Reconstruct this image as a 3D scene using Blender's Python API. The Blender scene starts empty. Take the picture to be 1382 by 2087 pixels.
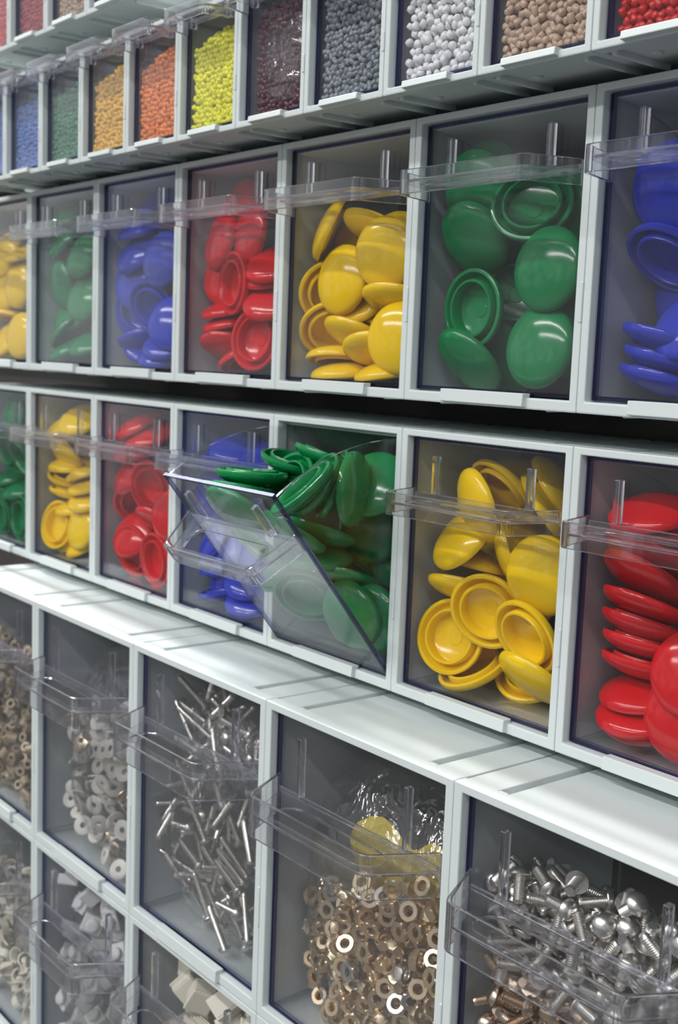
import bpy, bmesh, math, random
from mathutils import Vector, Matrix, Quaternion
CAPS = {
'C5': [(0,0.6277,0.0234,0.0855,0.07,0.66,0.75), (0,0.6275,0.027,0.1176,0.13,-0.99,0.05), (0,0.6341,0.0191,0.1172,0.16,-0.98,-0.14), (0,0.6277,0.0283,0.0529,-0.18,-0.19,-0.97), (0,0.6273,0.031,0.0436,-0.2,-0.13,-0.97), (0,0.6274,0.0283,0.0346,-0.17,-0.17,-0.97), (0,0.6431,0.0278,0.0571,-0.08,-0.78,0.63), (0,0.6276,0.0484,0.0716,0.07,-0.99,0.1), (1,0.6378,0.0614,0.0538,-0.21,-0.83,0.52), (1,0.6571,0.0622,0.0807,0.11,-0.94,0.33)],
'C4': [(0,0.5077,0.0215,0.1021,0.06,-0.85,-0.52), (0,0.5465,0.0202,0.1172,-0.43,0.8,-0.42), (0,0.5561,0.045,0.115,0.2,-0.98,0.1), (0,0.5635,0.0178,0.0836,0.01,-1,0.08), (0,0.5134,0.0144,0.0647,0.02,1,-0), (0,0.5229,0.0369,0.0745,-0.58,0.8,-0.11), (0,0.5597,0.0192,0.0457,-0,-0.99,0.15), (0,0.5077,0.0222,0.0387,-0.1,-0.75,-0.65), (0,0.5133,0.0437,0.041,-0.02,-0.87,-0.5), (0,0.5084,0.0205,0.1261,0.07,-0.98,-0.19), (0,0.5076,0.0282,0.1321,0.07,-1,0.06), (0,0.5076,0.048,0.1004,0.09,-0.99,0.06), (1,0.527,0.072,0.051,0.14,-0.94,-0.31), (1,0.5241,0.0756,0.0765,0.24,-0.97,-0.03), (1,0.5446,0.0643,0.0979,-0.11,-0.94,-0.32)],
'C3': [(0,0.3838,0.0233,0.113,-0.58,-0.7,0.41), (0,0.4169,0.0299,0.1139,-0.04,-0.44,-0.9), (0,0.4394,0.0198,0.0967,0.28,-0.96,-0), (0,0.4028,0.0181,0.0821,0.03,-0.99,0.1), (0,0.3809,0.0268,0.0754,-0.82,0.41,0.39), (0,0.4407,0.0278,0.0734,0.11,-0.28,-0.95), (0,0.3824,0.027,0.0523,-0.67,0.43,0.61), (0,0.4069,0.0265,0.0522,-0.01,-0.43,-0.9), (0,0.4044,0.0339,0.0685,-0.03,-0.67,0.74), (0,0.4536,0.0205,0.0488,0.35,-0.93,0.11), (0,0.4098,0.04,0.047,0.05,0.61,0.79), (0,0.4243,0.0277,0.0444,0.3,-0.29,-0.91), (0,0.3876,0.0288,0.0337,-0.15,0.15,0.98), (0,0.3939,0.0285,0.0252,-0.05,-0.1,0.99), (0,0.4357,0.0283,0.0269,-0.11,-0.16,0.98), (0,0.4355,0.0288,0.1008,0.26,-0.94,0.23), (0,0.3869,0.0448,0.105,0.28,-0.96,0.03), (1,0.4431,0.0696,0.0498,-0.25,-0.94,-0.22), (1,0.4482,0.0578,0.0631,0.29,-0.95,0.09), (1,0.3875,0.062,0.0807,0.15,-0.9,-0.42)],
'C2': [(0,0.2673,0.0201,0.112,-0.2,-0.95,0.24), (0,0.2986,0.0227,0.1148,-0.15,-0.98,0.12), (0,0.2919,0.0109,0.0825,0.16,0.99,-0.01), (0,0.3233,0.0247,0.0939,0.2,-0.58,0.79), (0,0.3174,0.0297,0.0852,0.07,-0.37,0.93), (0,0.3226,0.0243,0.071,0.28,-0.61,0.75), (0,0.3166,0.0134,0.0467,-0.2,0.97,-0.11), (0,0.2677,0.0278,0.064,-0.05,-0.26,0.96), (0,0.2677,0.0292,0.0545,-0.11,-0.21,0.97), (0,0.2674,0.0277,0.0429,0.23,-0.32,-0.92), (0,0.262,0.0481,0.0459,-0.76,-0.65,-0.05), (0,0.2889,0.0284,0.032,-0.42,-0.13,0.9), (0,0.2676,0.0344,0.1347,-0.1,-0.96,0.24), (0,0.2671,0.026,0.0884,0.24,-0.94,0.26), (1,0.3046,0.0639,0.0489,-0.09,-0.79,0.61), (1,0.3204,0.0596,0.0675,-0.19,-0.89,0.41), (1,0.269,0.0737,0.0851,0.08,-0.92,-0.38), (1,0.3319,0.0642,0.1031,-0.27,-0.92,0.3)],
'C1': [(0,0.1499,0.022,0.1082,0.05,-0.79,0.61), (0,0.1909,0.0196,0.1021,0.17,-0.96,0.2), (0,0.1744,0.0183,0.0673,-0.32,0.86,0.4), (0,0.1476,0.0212,0.0867,0.25,-0.96,0.15), (0,0.1477,0.0271,0.1248,-0.01,-0.38,0.93), (0,0.1479,0.0288,0.0455,0.35,-0.05,-0.94), (0,0.1465,0.0349,0.0353,0.52,-0.23,0.83), (0,0.2029,0.0214,0.0556,0.41,-0.87,0.27), (0,0.1901,0.0261,0.04,0.23,-0.48,0.85), (0,0.1827,0.0268,0.0322,0.17,-0.41,0.9), (0,0.1477,0.0431,0.1488,0,-0.53,0.85), (0,0.1461,0.0216,0.0661,-0.39,0.92,0.04), (1,0.1931,0.0716,0.0549,-0.34,-0.85,-0.41), (1,0.154,0.0691,0.0828,0.29,-0.96,0.02), (1,0.1468,0.0722,0.1143,0.41,-0.9,-0.16)],
'C0': [(0,0.0277,0.0256,0.1427,0,-0.51,0.86), (0,0.028,0.0223,0.1235,-0.16,-0.73,0.66), (0,0.0645,0.0209,0.11,0.12,-0.91,0.41), (0,0.0278,0.019,0.0875,-0.05,-0.98,-0.2), (0,0.0672,0.0206,0.0765,0.18,-0.92,0.34), (0,0.0275,0.026,0.0501,-0.53,-0.52,0.67), (0,0.0283,0.0308,0.0635,0.18,-0.7,0.69), (0,0.0587,0.0333,0.0596,0.03,0.69,0.72), (0,0.0281,0.0266,0.0337,-0.16,-0.49,0.86), (0,0.0677,0.0261,0.0391,0.08,-0.48,0.87), (0,0.0277,0.0191,0.1015,0.05,1,0.08), (1,0.0599,0.0608,0.0504,-0.21,-0.91,-0.37), (1,0.0676,0.0745,0.0703,0.38,-0.86,-0.34), (1,0.0588,0.0642,0.0883,-0.36,-0.88,0.32), (1,0.0782,0.0611,0.1127,-0.32,-0.84,0.45)],
'C-1': [(0,-0.092,0.0202,0.1161,0.1,-0.97,0.24), (0,-0.0629,0.0274,0.1151,0.01,-0.36,0.93), (0,-0.0588,0.0192,0.0889,0.15,-0.98,0.15), (0,-0.0883,0.0204,0.0855,0.19,-0.93,0.3), (0,-0.0923,0.0279,0.0585,-0.05,0.26,0.96), (0,-0.0539,0.0191,0.0441,0.17,-0.98,0.12), (0,-0.0909,0.0219,0.0399,0.03,-0.81,0.59), (0,-0.0853,0.0366,0.0718,0.13,-0.1,0.99), (0,-0.0923,0.0328,0.0321,0.02,-0.44,0.9), (1,-0.0871,0.0717,0.0511,0.12,-0.8,0.59), (1,-0.0784,0.0693,0.0804,0.14,-0.97,-0.22)],
'D-1': [(0,-0.0923,0.0299,-0.0302,0.01,-1,0.08), (0,-0.0922,0.0201,-0.0604,-0.01,0.98,0.19), (0,-0.0538,0.0161,-0.0637,-0,0.91,0.41), (0,-0.0874,0.0272,-0.0876,-0.07,-0.36,0.93), (0,-0.0923,0.0277,-0.0996,-0.04,-0.29,-0.95), (0,-0.0664,0.027,-0.096,0.03,-0.39,0.92), (0,-0.0496,0.014,-0.1191,0.02,1,0.01), (0,-0.0887,0.0124,-0.1196,0,0.98,0.21), (1,-0.0563,0.0729,-0.1152,0.29,-0.93,-0.21), (1,-0.0605,0.0612,-0.0981,-0.03,-0.91,0.41), (1,-0.0715,0.0778,-0.0812,-0.2,-0.98,0.08), (1,-0.0901,0.0606,-0.0653,-0.32,-0.79,0.52)],
'D0': [(0,0.0277,0.0259,-0.0321,-0.01,-0.49,0.87), (0,0.0486,0.0262,-0.0253,0.21,-0.55,0.81), (0,0.0295,0.0252,-0.0563,-0.04,-0.8,-0.59), (0,0.0277,0.0438,-0.0483,0.04,-0.43,-0.9), (0,0.0277,0.029,-0.0662,0.05,-0.15,0.99), (0,0.0613,0.0283,-0.0706,-0.26,-0.18,0.95), (0,0.0272,0.0285,-0.0747,-0.23,-0.09,-0.97), (0,0.0663,0.0279,-0.0797,-0.06,-0.26,0.96), (0,0.031,0.0286,-0.0836,-0.06,-0.04,-1), (0,0.0274,0.0135,-0.1148,-0.19,0.96,-0.19), (0,0.033,0.0327,-0.1015,-0.02,-0.23,0.97), (0,0.0684,0.0197,-0.1111,0.02,-0.96,0.27), (0,0.0277,0.0311,-0.1227,-0.08,-0.82,0.56), (0,0.0579,0.0298,-0.1297,-0.18,-0.46,0.87), (0,0.0688,0.0266,-0.0895,0.08,-0.43,0.9), (1,0.0466,0.075,-0.1108,-0.08,-0.95,-0.29), (1,0.0702,0.0732,-0.0872,0.39,-0.84,0.37), (1,0.0403,0.0732,-0.0637,-0.38,-0.85,0.35)],
'D1': [(0,0.1472,0.0262,-0.0232,-0.21,-0.47,0.86), (0,0.1603,0.029,-0.03,0.06,-0.45,0.89), (0,0.1485,0.0265,-0.0408,0.02,-0.44,0.9), (0,0.1843,0.0136,-0.066,-0.25,0.96,0.14), (0,0.1476,0.0218,-0.0587,-0.11,-0.82,0.56), (0,0.1459,0.0275,-0.0829,-0.71,0.51,0.48), (0,0.1477,0.0356,-0.1064,-0.01,-0.94,0.35), (0,0.1831,0.0257,-0.09,0.07,-0.51,-0.86), (0,0.2123,0.0201,-0.0854,0.31,-0.95,0.04), (0,0.1546,0.0161,-0.119,-0.14,0.98,0.16), (0,0.151,0.0217,-0.1068,0.14,-0.84,0.52), (0,0.1968,0.0114,-0.1192,-0,1,0.08), (1,0.1634,0.0703,-0.1158,0.22,-0.96,0.16), (1,0.2128,0.0649,-0.1019,-0.24,-0.88,-0.4), (1,0.1544,0.0605,-0.0887,-0.2,-0.97,-0.1), (1,0.1685,0.0766,-0.0747,0.03,-0.95,-0.3), (1,0.1503,0.0738,-0.0597,-0.4,-0.81,0.42)],
'D2': [(0,0.2813,0.0275,-0.0301,0.24,-0.32,0.92), (0,0.2677,0.027,-0.0374,-0.01,-0.38,0.93), (0,0.3183,0.0251,-0.0349,0.13,-0.55,0.82), (0,0.2666,0.0219,-0.0939,-0.37,-0.81,0.45), (0,0.2679,0.0314,-0.1145,-0.24,-0.86,0.46), (0,0.2704,0.0293,-0.1207,-0.1,0.16,0.98), (0,0.3064,0.0268,-0.1177,0.28,-0.41,0.87), (0,0.3083,0.0265,-0.1304,0.17,-0.43,0.89), (0,0.27,0.0285,-0.1283,0.21,0.12,-0.97), (0,0.283,0.025,-0.0968,-0.16,-0.78,0.61), (0,0.2991,0.0303,-0.0592,0.02,-0.99,0.15), (0,0.2677,0.019,-0.0625,-0,-0.98,0.2), (0,0.2701,0.0358,-0.0796,-0.01,0.93,0.36), (0,0.3192,0.0196,-0.0893,0.01,-0.99,0.15), (1,0.2763,0.0638,-0.0911,-0.28,-0.9,0.33)],
'D3': [(0,0.3873,-0.0026,-0.0248,-0.22,-0.07,-0.97), (0,0.4099,0.0054,-0.021,-0.16,-0.32,-0.94), (0,0.3907,-0.0454,-0.0389,0.03,-0.15,-0.99), (0,0.3929,-0.0376,-0.0307,0.01,-0.06,-1), (0,0.4032,-0.0206,-0.038,-0.01,0.89,-0.46), (0,0.4511,-0.0467,-0.0331,0.32,0.6,-0.73), (0,0.4394,-0.0291,-0.0332,0.27,0.77,-0.58), (0,0.4418,-0.0182,-0.0336,0.5,0.78,-0.38), (0,0.4555,-0.0147,-0.0353,0.88,0.48,-0), (0,0.4274,-0.0106,-0.0615,-0,-0.37,-0.93), (0,0.4346,0.0211,-0.0624,0.51,-0.85,0.17), (0,0.4525,0.0051,-0.0346,0.28,-0.77,0.57), (0,0.432,0.0055,-0.088,0.04,-0.34,-0.94), (0,0.4107,0.0286,-0.0936,0.02,-0.69,-0.72), (0,0.4168,0.0164,-0.1061,0.4,-0.91,-0.12), (0,0.452,0.0101,-0.1122,0.21,-0.97,-0.11), (0,0.4128,-0.0102,-0.1053,-0.44,0.68,0.59), (0,0.4456,-0.001,-0.1098,0.17,-0.96,-0.22), (0,0.4007,-0.0513,-0.0506,0.05,-0.63,-0.77), (0,0.3983,-0.0313,-0.0738,-0.19,-0.58,-0.79), (0,0.4266,-0.0298,-0.061,-0.13,-0.53,-0.84), (0,0.4214,-0.0089,-0.0811,0.11,-0.11,0.99), (0,0.4156,0.0493,-0.0907,0.3,-0.4,0.87), (0,0.3875,-0.0045,-0.0916,-0.15,-0.68,0.72), (1,0.4434,0.0361,-0.0784,0.37,-0.83,0.41), (1,0.4419,0.0463,-0.0866,0.35,-0.66,0.67)],
'D4': [(0,0.5218,0.0214,-0.0383,-0.37,-0.89,-0.28), (0,0.5223,0.0348,-0.032,0.13,0.77,0.62), (0,0.5101,0.0228,-0.0588,-0.24,-0.73,0.64), (0,0.5346,0.0339,-0.0604,-0.72,-0.62,-0.32), (0,0.5674,0.0224,-0.0687,0.15,-0.99,0.02), (0,0.5076,0.0352,-0.0744,0.11,0.18,0.98), (0,0.5076,0.0275,-0.0839,0.1,-0.36,-0.93), (0,0.5348,0.0158,-0.0934,-0.33,0.92,0.21), (0,0.5072,0.0169,-0.1123,-0.21,0.95,-0.23), (0,0.5632,0.015,-0.1016,0.04,0.94,0.35), (0,0.5175,0.0262,-0.1263,0.16,0.47,-0.87), (0,0.5653,0.0234,-0.1213,-0.07,-0.66,-0.75), (0,0.5457,0.0429,-0.1256,-0.13,0.61,-0.78), (0,0.5077,0.0529,-0.1192,0.06,-1,0.07), (0,0.5425,0.0463,-0.0383,0.69,0.44,0.58), (0,0.5416,0.0563,-0.0296,0.7,0.38,0.61), (0,0.5077,0.0592,-0.0256,-0.03,-0.14,0.99), (0,0.5077,0.0629,-0.07,0.05,-0.99,0.1), (1,0.5689,0.0667,-0.1128,0.04,-1,-0.03), (1,0.5131,0.0768,-0.0968,-0.12,-0.89,0.44), (1,0.5169,0.0735,-0.0796,0.15,-0.91,0.38), (1,0.5703,0.0689,-0.0619,0.11,-0.91,0.39)],
'D5': [(0,0.6277,0.0276,-0.031,-0,-0.31,0.95), (0,0.6276,0.0266,-0.0463,-0.07,-0.42,-0.9), (0,0.6276,0.0249,-0.0573,-0.1,-0.57,-0.82), (0,0.6276,0.0273,-0.0706,-0.09,-0.35,-0.93), (0,0.6276,0.0276,-0.0803,-0.08,-0.3,-0.95), (0,0.6277,0.0293,-0.0899,-0.05,-0.25,-0.97), (0,0.6277,0.0294,-0.0994,-0.05,-0.2,-0.98), (0,0.6277,0.0301,-0.1181,-0.02,-0.2,0.98), (0,0.6282,0.0278,-0.1274,0.05,-0.28,0.96), (0,0.6277,0.032,-0.1279,-0.05,0.28,-0.96), (0,0.6621,0.0207,-0.0978,0.23,-0.92,0.32), (0,0.6582,0.0224,-0.1193,0.18,-0.97,0.15), (0,0.6277,0.0536,-0.0606,-0,-0.99,0.12), (0,0.633,0.0426,-0.0364,-0,-0.24,0.97), (1,0.6288,0.0655,-0.113,0.06,-0.89,0.45), (1,0.6466,0.0721,-0.0899,0.23,-0.77,0.59), (1,0.6861,0.0716,-0.0692,0.41,-0.9,0.13)]}
HW = {
'nut': [(0.5524,-0.041,-0.2845,0.73,-0.68,0), (0.5591,-0.03,-0.2723,0.76,-0.56,-0.33), (0.5007,-0.0369,-0.2831,-0.79,0.61,-0.07), (0.4731,-0.0277,-0.3288,-1,0.02,-0.03), (0.5082,-0.0392,-0.2557,-0.12,-0.96,-0.27), (0.4926,-0.0213,-0.3187,0,-0.96,0.26), (0.4804,-0.0364,-0.2521,-0.67,0.42,-0.62), (0.4942,-0.0278,-0.3274,0.92,0.24,0.32), (0.5153,-0.0429,-0.2537,-0.9,0.43,-0.05), (0.5493,-0.042,-0.238,0.34,-0.85,0.4), (0.5554,-0.0301,-0.3017,0.23,-0.96,-0.17), (0.4944,-0.0299,-0.2934,-0.03,-0.98,0.21), (0.5434,-0.0235,-0.256,-0.55,0.41,-0.73), (0.4848,-0.0357,-0.2914,0.87,0.17,-0.47), (0.4639,-0.0256,-0.2892,0.62,-0.73,0.28), (0.5548,-0.0413,-0.247,0.02,-0.99,0.16), (0.5421,-0.0432,-0.2792,0.29,0.85,0.45), (0.5503,-0.0353,-0.253,0.59,-0.49,0.65), (0.4837,-0.0228,-0.3133,0.05,-0.82,0.57), (0.5396,-0.0377,-0.2705,0.13,-0.99,0.11), (0.518,-0.0413,-0.3027,0.48,-0.86,-0.16), (0.5166,-0.037,-0.2822,0.91,-0.39,-0.12), (0.5446,-0.0394,-0.3005,0.37,-0.91,0.18), (0.4854,-0.036,-0.3229,0.77,-0.64,-0), (0.5098,-0.0319,-0.2863,0.12,-0.9,0.42), (0.529,-0.029,-0.2544,0.63,-0.68,-0.38), (0.4565,-0.0227,-0.263,0.53,0.64,-0.56), (0.5503,-0.0306,-0.2338,0.31,-0.94,0.17), (0.5179,-0.0416,-0.2436,0.63,-0.63,0.45), (0.5005,-0.0332,-0.3182,-0.04,-0.97,0.25), (0.4761,-0.0329,-0.2584,0.53,-0.85,-0.04), (0.4533,-0.0231,-0.298,0.47,0.86,-0.2), (0.4528,-0.0274,-0.3101,0.67,-0.42,0.61), (0.5018,-0.0431,-0.2759,0.32,-0.66,0.68), (0.5286,-0.0421,-0.2943,0.45,-0.89,0.1), (0.518,-0.0433,-0.2728,0.04,-0.98,0.22), (0.564,-0.0324,-0.2935,-0.49,-0.63,-0.6), (0.4554,-0.0231,-0.2805,0.86,-0.04,-0.5), (0.5402,-0.0336,-0.2292,-0.13,-0.73,-0.67), (0.5613,-0.035,-0.2483,0.32,-0.94,-0.15), (0.489,-0.0404,-0.272,-0.7,-0.71,-0.04), (0.5484,-0.0291,-0.2727,0.73,-0.53,0.43), (0.5298,-0.0299,-0.2398,0.5,-0.86,-0.05), (0.4959,-0.0398,-0.2918,0.35,-0.88,0.31), (0.4749,-0.014,-0.323,0.69,-0.4,0.61), (0.5427,-0.0267,-0.2371,0.26,-0.88,0.39), (0.4695,-0.0308,-0.2916,0.07,-0.76,0.65), (0.5273,-0.035,-0.2785,0.6,-0.75,0.28), (0.5443,-0.0431,-0.2898,0.34,-0.79,0.52), (0.4886,-0.0237,-0.2701,0.69,-0.72,0.08), (0.5379,-0.0318,-0.2608,-0.25,-0.35,0.9), (0.4952,-0.0418,-0.3057,-0.2,-0.82,0.54), (0.5299,-0.0412,-0.2738,0.43,0.67,-0.61), (0.5208,-0.0326,-0.2437,0.53,-0.64,0.56), (0.5366,-0.0348,-0.2389,0.68,-0.6,0.42), (0.4962,-0.0274,-0.3034,-0.82,0.32,0.48), (0.4948,-0.0367,-0.2691,0.09,-0.94,0.34), (0.5301,-0.0407,-0.2624,0.23,0.4,-0.89), (0.504,-0.0326,-0.2664,0.56,-0.79,-0.24), (0.4999,-0.042,-0.2494,-0.33,-0.4,-0.86), (0.5141,-0.022,-0.2432,0.15,-0.93,0.33), (0.5053,-0.0162,-0.2662,0.42,-0.9,-0.07), (0.5212,-0.0325,-0.2904,0.42,-0.89,0.15), (0.5039,-0.0414,-0.309,0.93,-0.27,0.23), (0.5217,-0.0329,-0.2614,-0.25,0.49,0.83), (0.5123,-0.0362,-0.2981,1,-0.04,-0.05), (0.4765,-0.0252,-0.303,-0,-0.7,0.71), (0.5581,-0.0435,-0.2604,-0.97,-0.19,-0.18), (0.4622,-0.0263,-0.3291,0.16,-0.83,0.53), (0.4793,-0.0341,-0.3286,0.25,-0.93,0.26), (0.5042,-0.0215,-0.255,-0.28,-0.79,0.55), (0.5105,-0.0399,-0.2664,0.54,-0.84,-0.09), (0.5031,-0.0377,-0.2984,0.71,-0.66,-0.24), (0.534,-0.0409,-0.2312,0.51,-0.85,-0.11), (0.5608,-0.0336,-0.281,0.35,-0.9,0.25), (0.501,-0.0321,-0.249,0.26,-0.74,0.62), (0.5331,-0.024,-0.3104,0.4,-0.91,0.07), (0.5337,-0.0419,-0.2862,0.54,-0.78,0.31), (0.5171,-0.0136,-0.2497,-0.11,-0.97,-0.2), (0.5528,-0.0267,-0.2623,0.61,-0.61,0.51), (0.56,-0.041,-0.2885,0.91,-0.31,0.28), (0.5334,-0.0439,-0.3031,0.25,0.7,0.67), (0.5146,-0.0333,-0.3083,0.34,-0.9,0.25), (0.4966,-0.0409,-0.2612,0.45,-0.83,-0.33), (0.5392,-0.0224,-0.2642,-0.96,0.21,0.19), (0.4602,-0.0277,-0.3072,0.41,-0.91,0.07), (0.5024,-0.0258,-0.3152,0.66,-0.66,0.35), (0.4647,-0.0329,-0.3138,0.22,-0.97,0.07), (0.5103,-0.0271,-0.2954,-0.02,-0.93,0.37), (0.4747,-0.0341,-0.2691,0.35,-0.92,0.19), (0.499,-0.0348,-0.3286,0.6,-0.8,0.09), (0.5347,-0.0343,-0.2864,0.39,-0.76,0.52), (0.4865,-0.0144,-0.2797,-0.74,-0.17,-0.65), (0.5491,-0.0422,-0.2246,1,-0,0.09), (0.5071,-0.0369,-0.2404,0.12,-0.8,0.59), (0.5247,-0.0264,-0.2816,0.53,-0.82,0.23), (0.5329,-0.0155,-0.292,0.51,0.23,-0.83), (0.4787,-0.0327,-0.279,0.54,-0.78,0.32), (0.5321,-0.0267,-0.2905,0.65,-0.65,0.4), (0.5134,-0.0309,-0.3155,0.35,-0.81,0.47), (0.4693,-0.0249,-0.2682,0.1,-0.86,0.5), (0.4584,-0.021,-0.2711,0.44,-0.85,0.28), (0.5476,-0.043,-0.2719,0.98,0.19,0.08), (0.5213,-0.0299,-0.2722,0.32,-0.82,-0.48), (0.51,-0.0426,-0.3155,0.55,-0.83,-0.11), (0.5595,-0.0431,-0.2744,0.48,-0.82,0.31), (0.5625,-0.0375,-0.2338,0.78,0.2,0.6), (0.5467,-0.0274,-0.3057,0.32,-0.93,-0.18), (0.4796,-0.0295,-0.3134,0.06,-0.97,-0.23), (0.4893,-0.0283,-0.2808,0.26,-0.97,-0.01), (0.4654,-0.0295,-0.3265,0.21,-0.84,0.5), (0.5264,-0.0331,-0.3086,0.85,-0.5,0.14), (0.493,-0.0423,-0.3159,0.1,-0.93,0.36), (0.5701,-0.0444,-0.2638,-0.17,-0.94,0.29), (0.5061,-0.0435,-0.2892,-0.02,-0.98,0.21), (0.4673,-0.0329,-0.2829,0.79,-0.55,-0.28), (0.4973,-0.0354,-0.3085,0.84,-0.38,0.39), (0.5277,-0.0372,-0.2509,0.56,-0.81,0.17), (0.4911,-0.0387,-0.3234,0.89,-0.38,0.24), (0.4695,-0.031,-0.3047,-0.26,-0.92,0.28), (0.4576,-0.0178,-0.3292,-0.85,-0.34,-0.41), (0.557,-0.0345,-0.2398,-0.95,-0.26,0.18), (0.5643,-0.0379,-0.2585,0.41,-0.76,0.51), (0.544,-0.0427,-0.2503,-0,-1,0.05), (0.498,-0.0269,-0.2716,0.51,-0.72,0.47), (0.4704,-0.0237,-0.3097,0.55,-0.83,-0.08), (0.4811,-0.0227,-0.2921,-0.67,-0.55,0.51), (0.5383,-0.0367,-0.2547,0.71,-0.59,0.4), (0.5003,-0.0232,-0.2467,0.71,-0.63,-0.3), (0.5564,-0.033,-0.2235,0.64,-0.77,-0.03), (0.462,-0.019,-0.2942,-0.75,-0.6,0.28), (0.4792,-0.0261,-0.3236,0.63,-0.63,0.45), (0.5007,-0.024,-0.2873,-0.03,0.54,-0.84), (0.4873,-0.0325,-0.2614,0.62,-0.68,0.39), (0.4886,-0.0263,-0.3016,0.17,-0.88,0.43), (0.4612,-0.0301,-0.2977,0.87,-0.19,0.46), (0.4534,-0.0244,-0.3239,0.17,0.38,-0.91), (0.5698,-0.0423,-0.2436,0.68,-0.65,0.34), (0.5271,-0.0407,-0.2391,0.43,-0.75,0.51), (0.5406,-0.0424,-0.2618,-0.25,-0.71,-0.65), (0.4848,-0.0343,-0.3035,0.43,0.85,0.31), (0.5538,-0.0374,-0.2941,-0.05,-0.91,0.42), (0.4899,-0.0362,-0.2515,0,-0.99,-0.1), (0.5344,-0.0289,-0.3039,0.57,-0.82,-0.04), (0.5084,-0.0355,-0.2785,0.38,-0.86,0.34), (0.5458,-0.0335,-0.2808,-0.37,-0.44,0.82), (0.5484,-0.0271,-0.2876,0.37,0.91,0.21), (0.5713,-0.0437,-0.2796,0.67,-0.33,0.67), (0.5321,-0.0274,-0.2804,0.47,-0.83,0.31), (0.5116,-0.0164,-0.326,0.22,-0.92,0.34), (0.4541,-0.03,-0.289,0.84,-0.34,0.42), (0.5353,-0.0436,-0.2408,0.24,-0.96,-0.14), (0.4515,-0.0213,-0.2732,-0.94,0.26,-0.2), (0.5166,-0.0301,-0.255,-0.15,0.64,-0.75), (0.5233,-0.0407,-0.2846,-0.25,-0.96,-0.11), (0.5075,-0.0293,-0.3254,0.63,-0.3,0.71), (0.4651,-0.0136,-0.2665,0.93,-0.15,-0.33), (0.5,-0.0146,-0.3215,0.03,-0.68,0.73), (0.5302,-0.0264,-0.2649,0.6,-0.58,0.55), (0.4862,-0.0324,-0.2741,0.06,-0.75,0.66), (0.523,-0.0136,-0.2866,-0.11,0.85,0.51), (0.5134,-0.0165,-0.2905,0.15,-0.92,0.37), (0.4587,-0.0204,-0.3165,0.08,-0.99,-0.09), (0.5424,-0.0247,-0.2804,0.43,-0.87,-0.24), (0.4787,-0.0314,-0.296,0.67,-0.74,-0.01), (0.4907,-0.0386,-0.2831,0.46,-0.88,-0.11), (0.514,-0.0123,-0.3005,0.73,-0.36,0.59), (0.5231,-0.03,-0.3178,-0.5,-0.64,0.59), (0.5017,-0.0237,-0.324,0.64,-0.58,0.51), (0.5378,-0.0294,-0.2471,0.53,-0.84,-0.11), (0.522,-0.0407,-0.3137,0.83,-0.14,0.53), (0.4946,-0.0213,-0.2612,-0.21,-0.95,0.23), (0.4677,-0.018,-0.3287,-0.02,-0.99,-0.14), (0.5126,-0.0346,-0.2485,0.74,-0.65,-0.18), (0.5534,-0.0367,-0.2631,0.69,-0.47,0.55), (0.523,-0.0433,-0.2577,0.38,-0.86,-0.34), (0.4602,-0.029,-0.3178,0.52,-0.65,0.55), (0.5588,-0.0424,-0.2209,-0.08,0.87,-0.48), (0.4539,-0.0292,-0.2709,-0.22,0.56,-0.8), (0.4942,-0.0089,-0.2653,0.32,-0.91,0.25), (0.4895,-0.0134,-0.3222,0.14,0.97,-0.22), (0.4834,-0.0142,-0.3116,0.67,-0.51,0.53), (0.5002,-0.0198,-0.2941,0.39,-0.6,0.7), (0.461,-0.0136,-0.321,0.58,-0.81,0.05), (0.5383,-0.0373,-0.2961,0.69,-0.71,-0.11), (0.549,-0.0278,-0.2457,0.58,-0.7,0.41), (0.5236,-0.0249,-0.3084,0.65,-0.76,-0.03), (0.5695,-0.0394,-0.2707,0.26,-0.96,-0.05), (0.468,-0.0317,-0.2637,0.79,-0.61,0.07), (0.5444,-0.0208,-0.2997,0.36,-0.87,0.34)],
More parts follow.
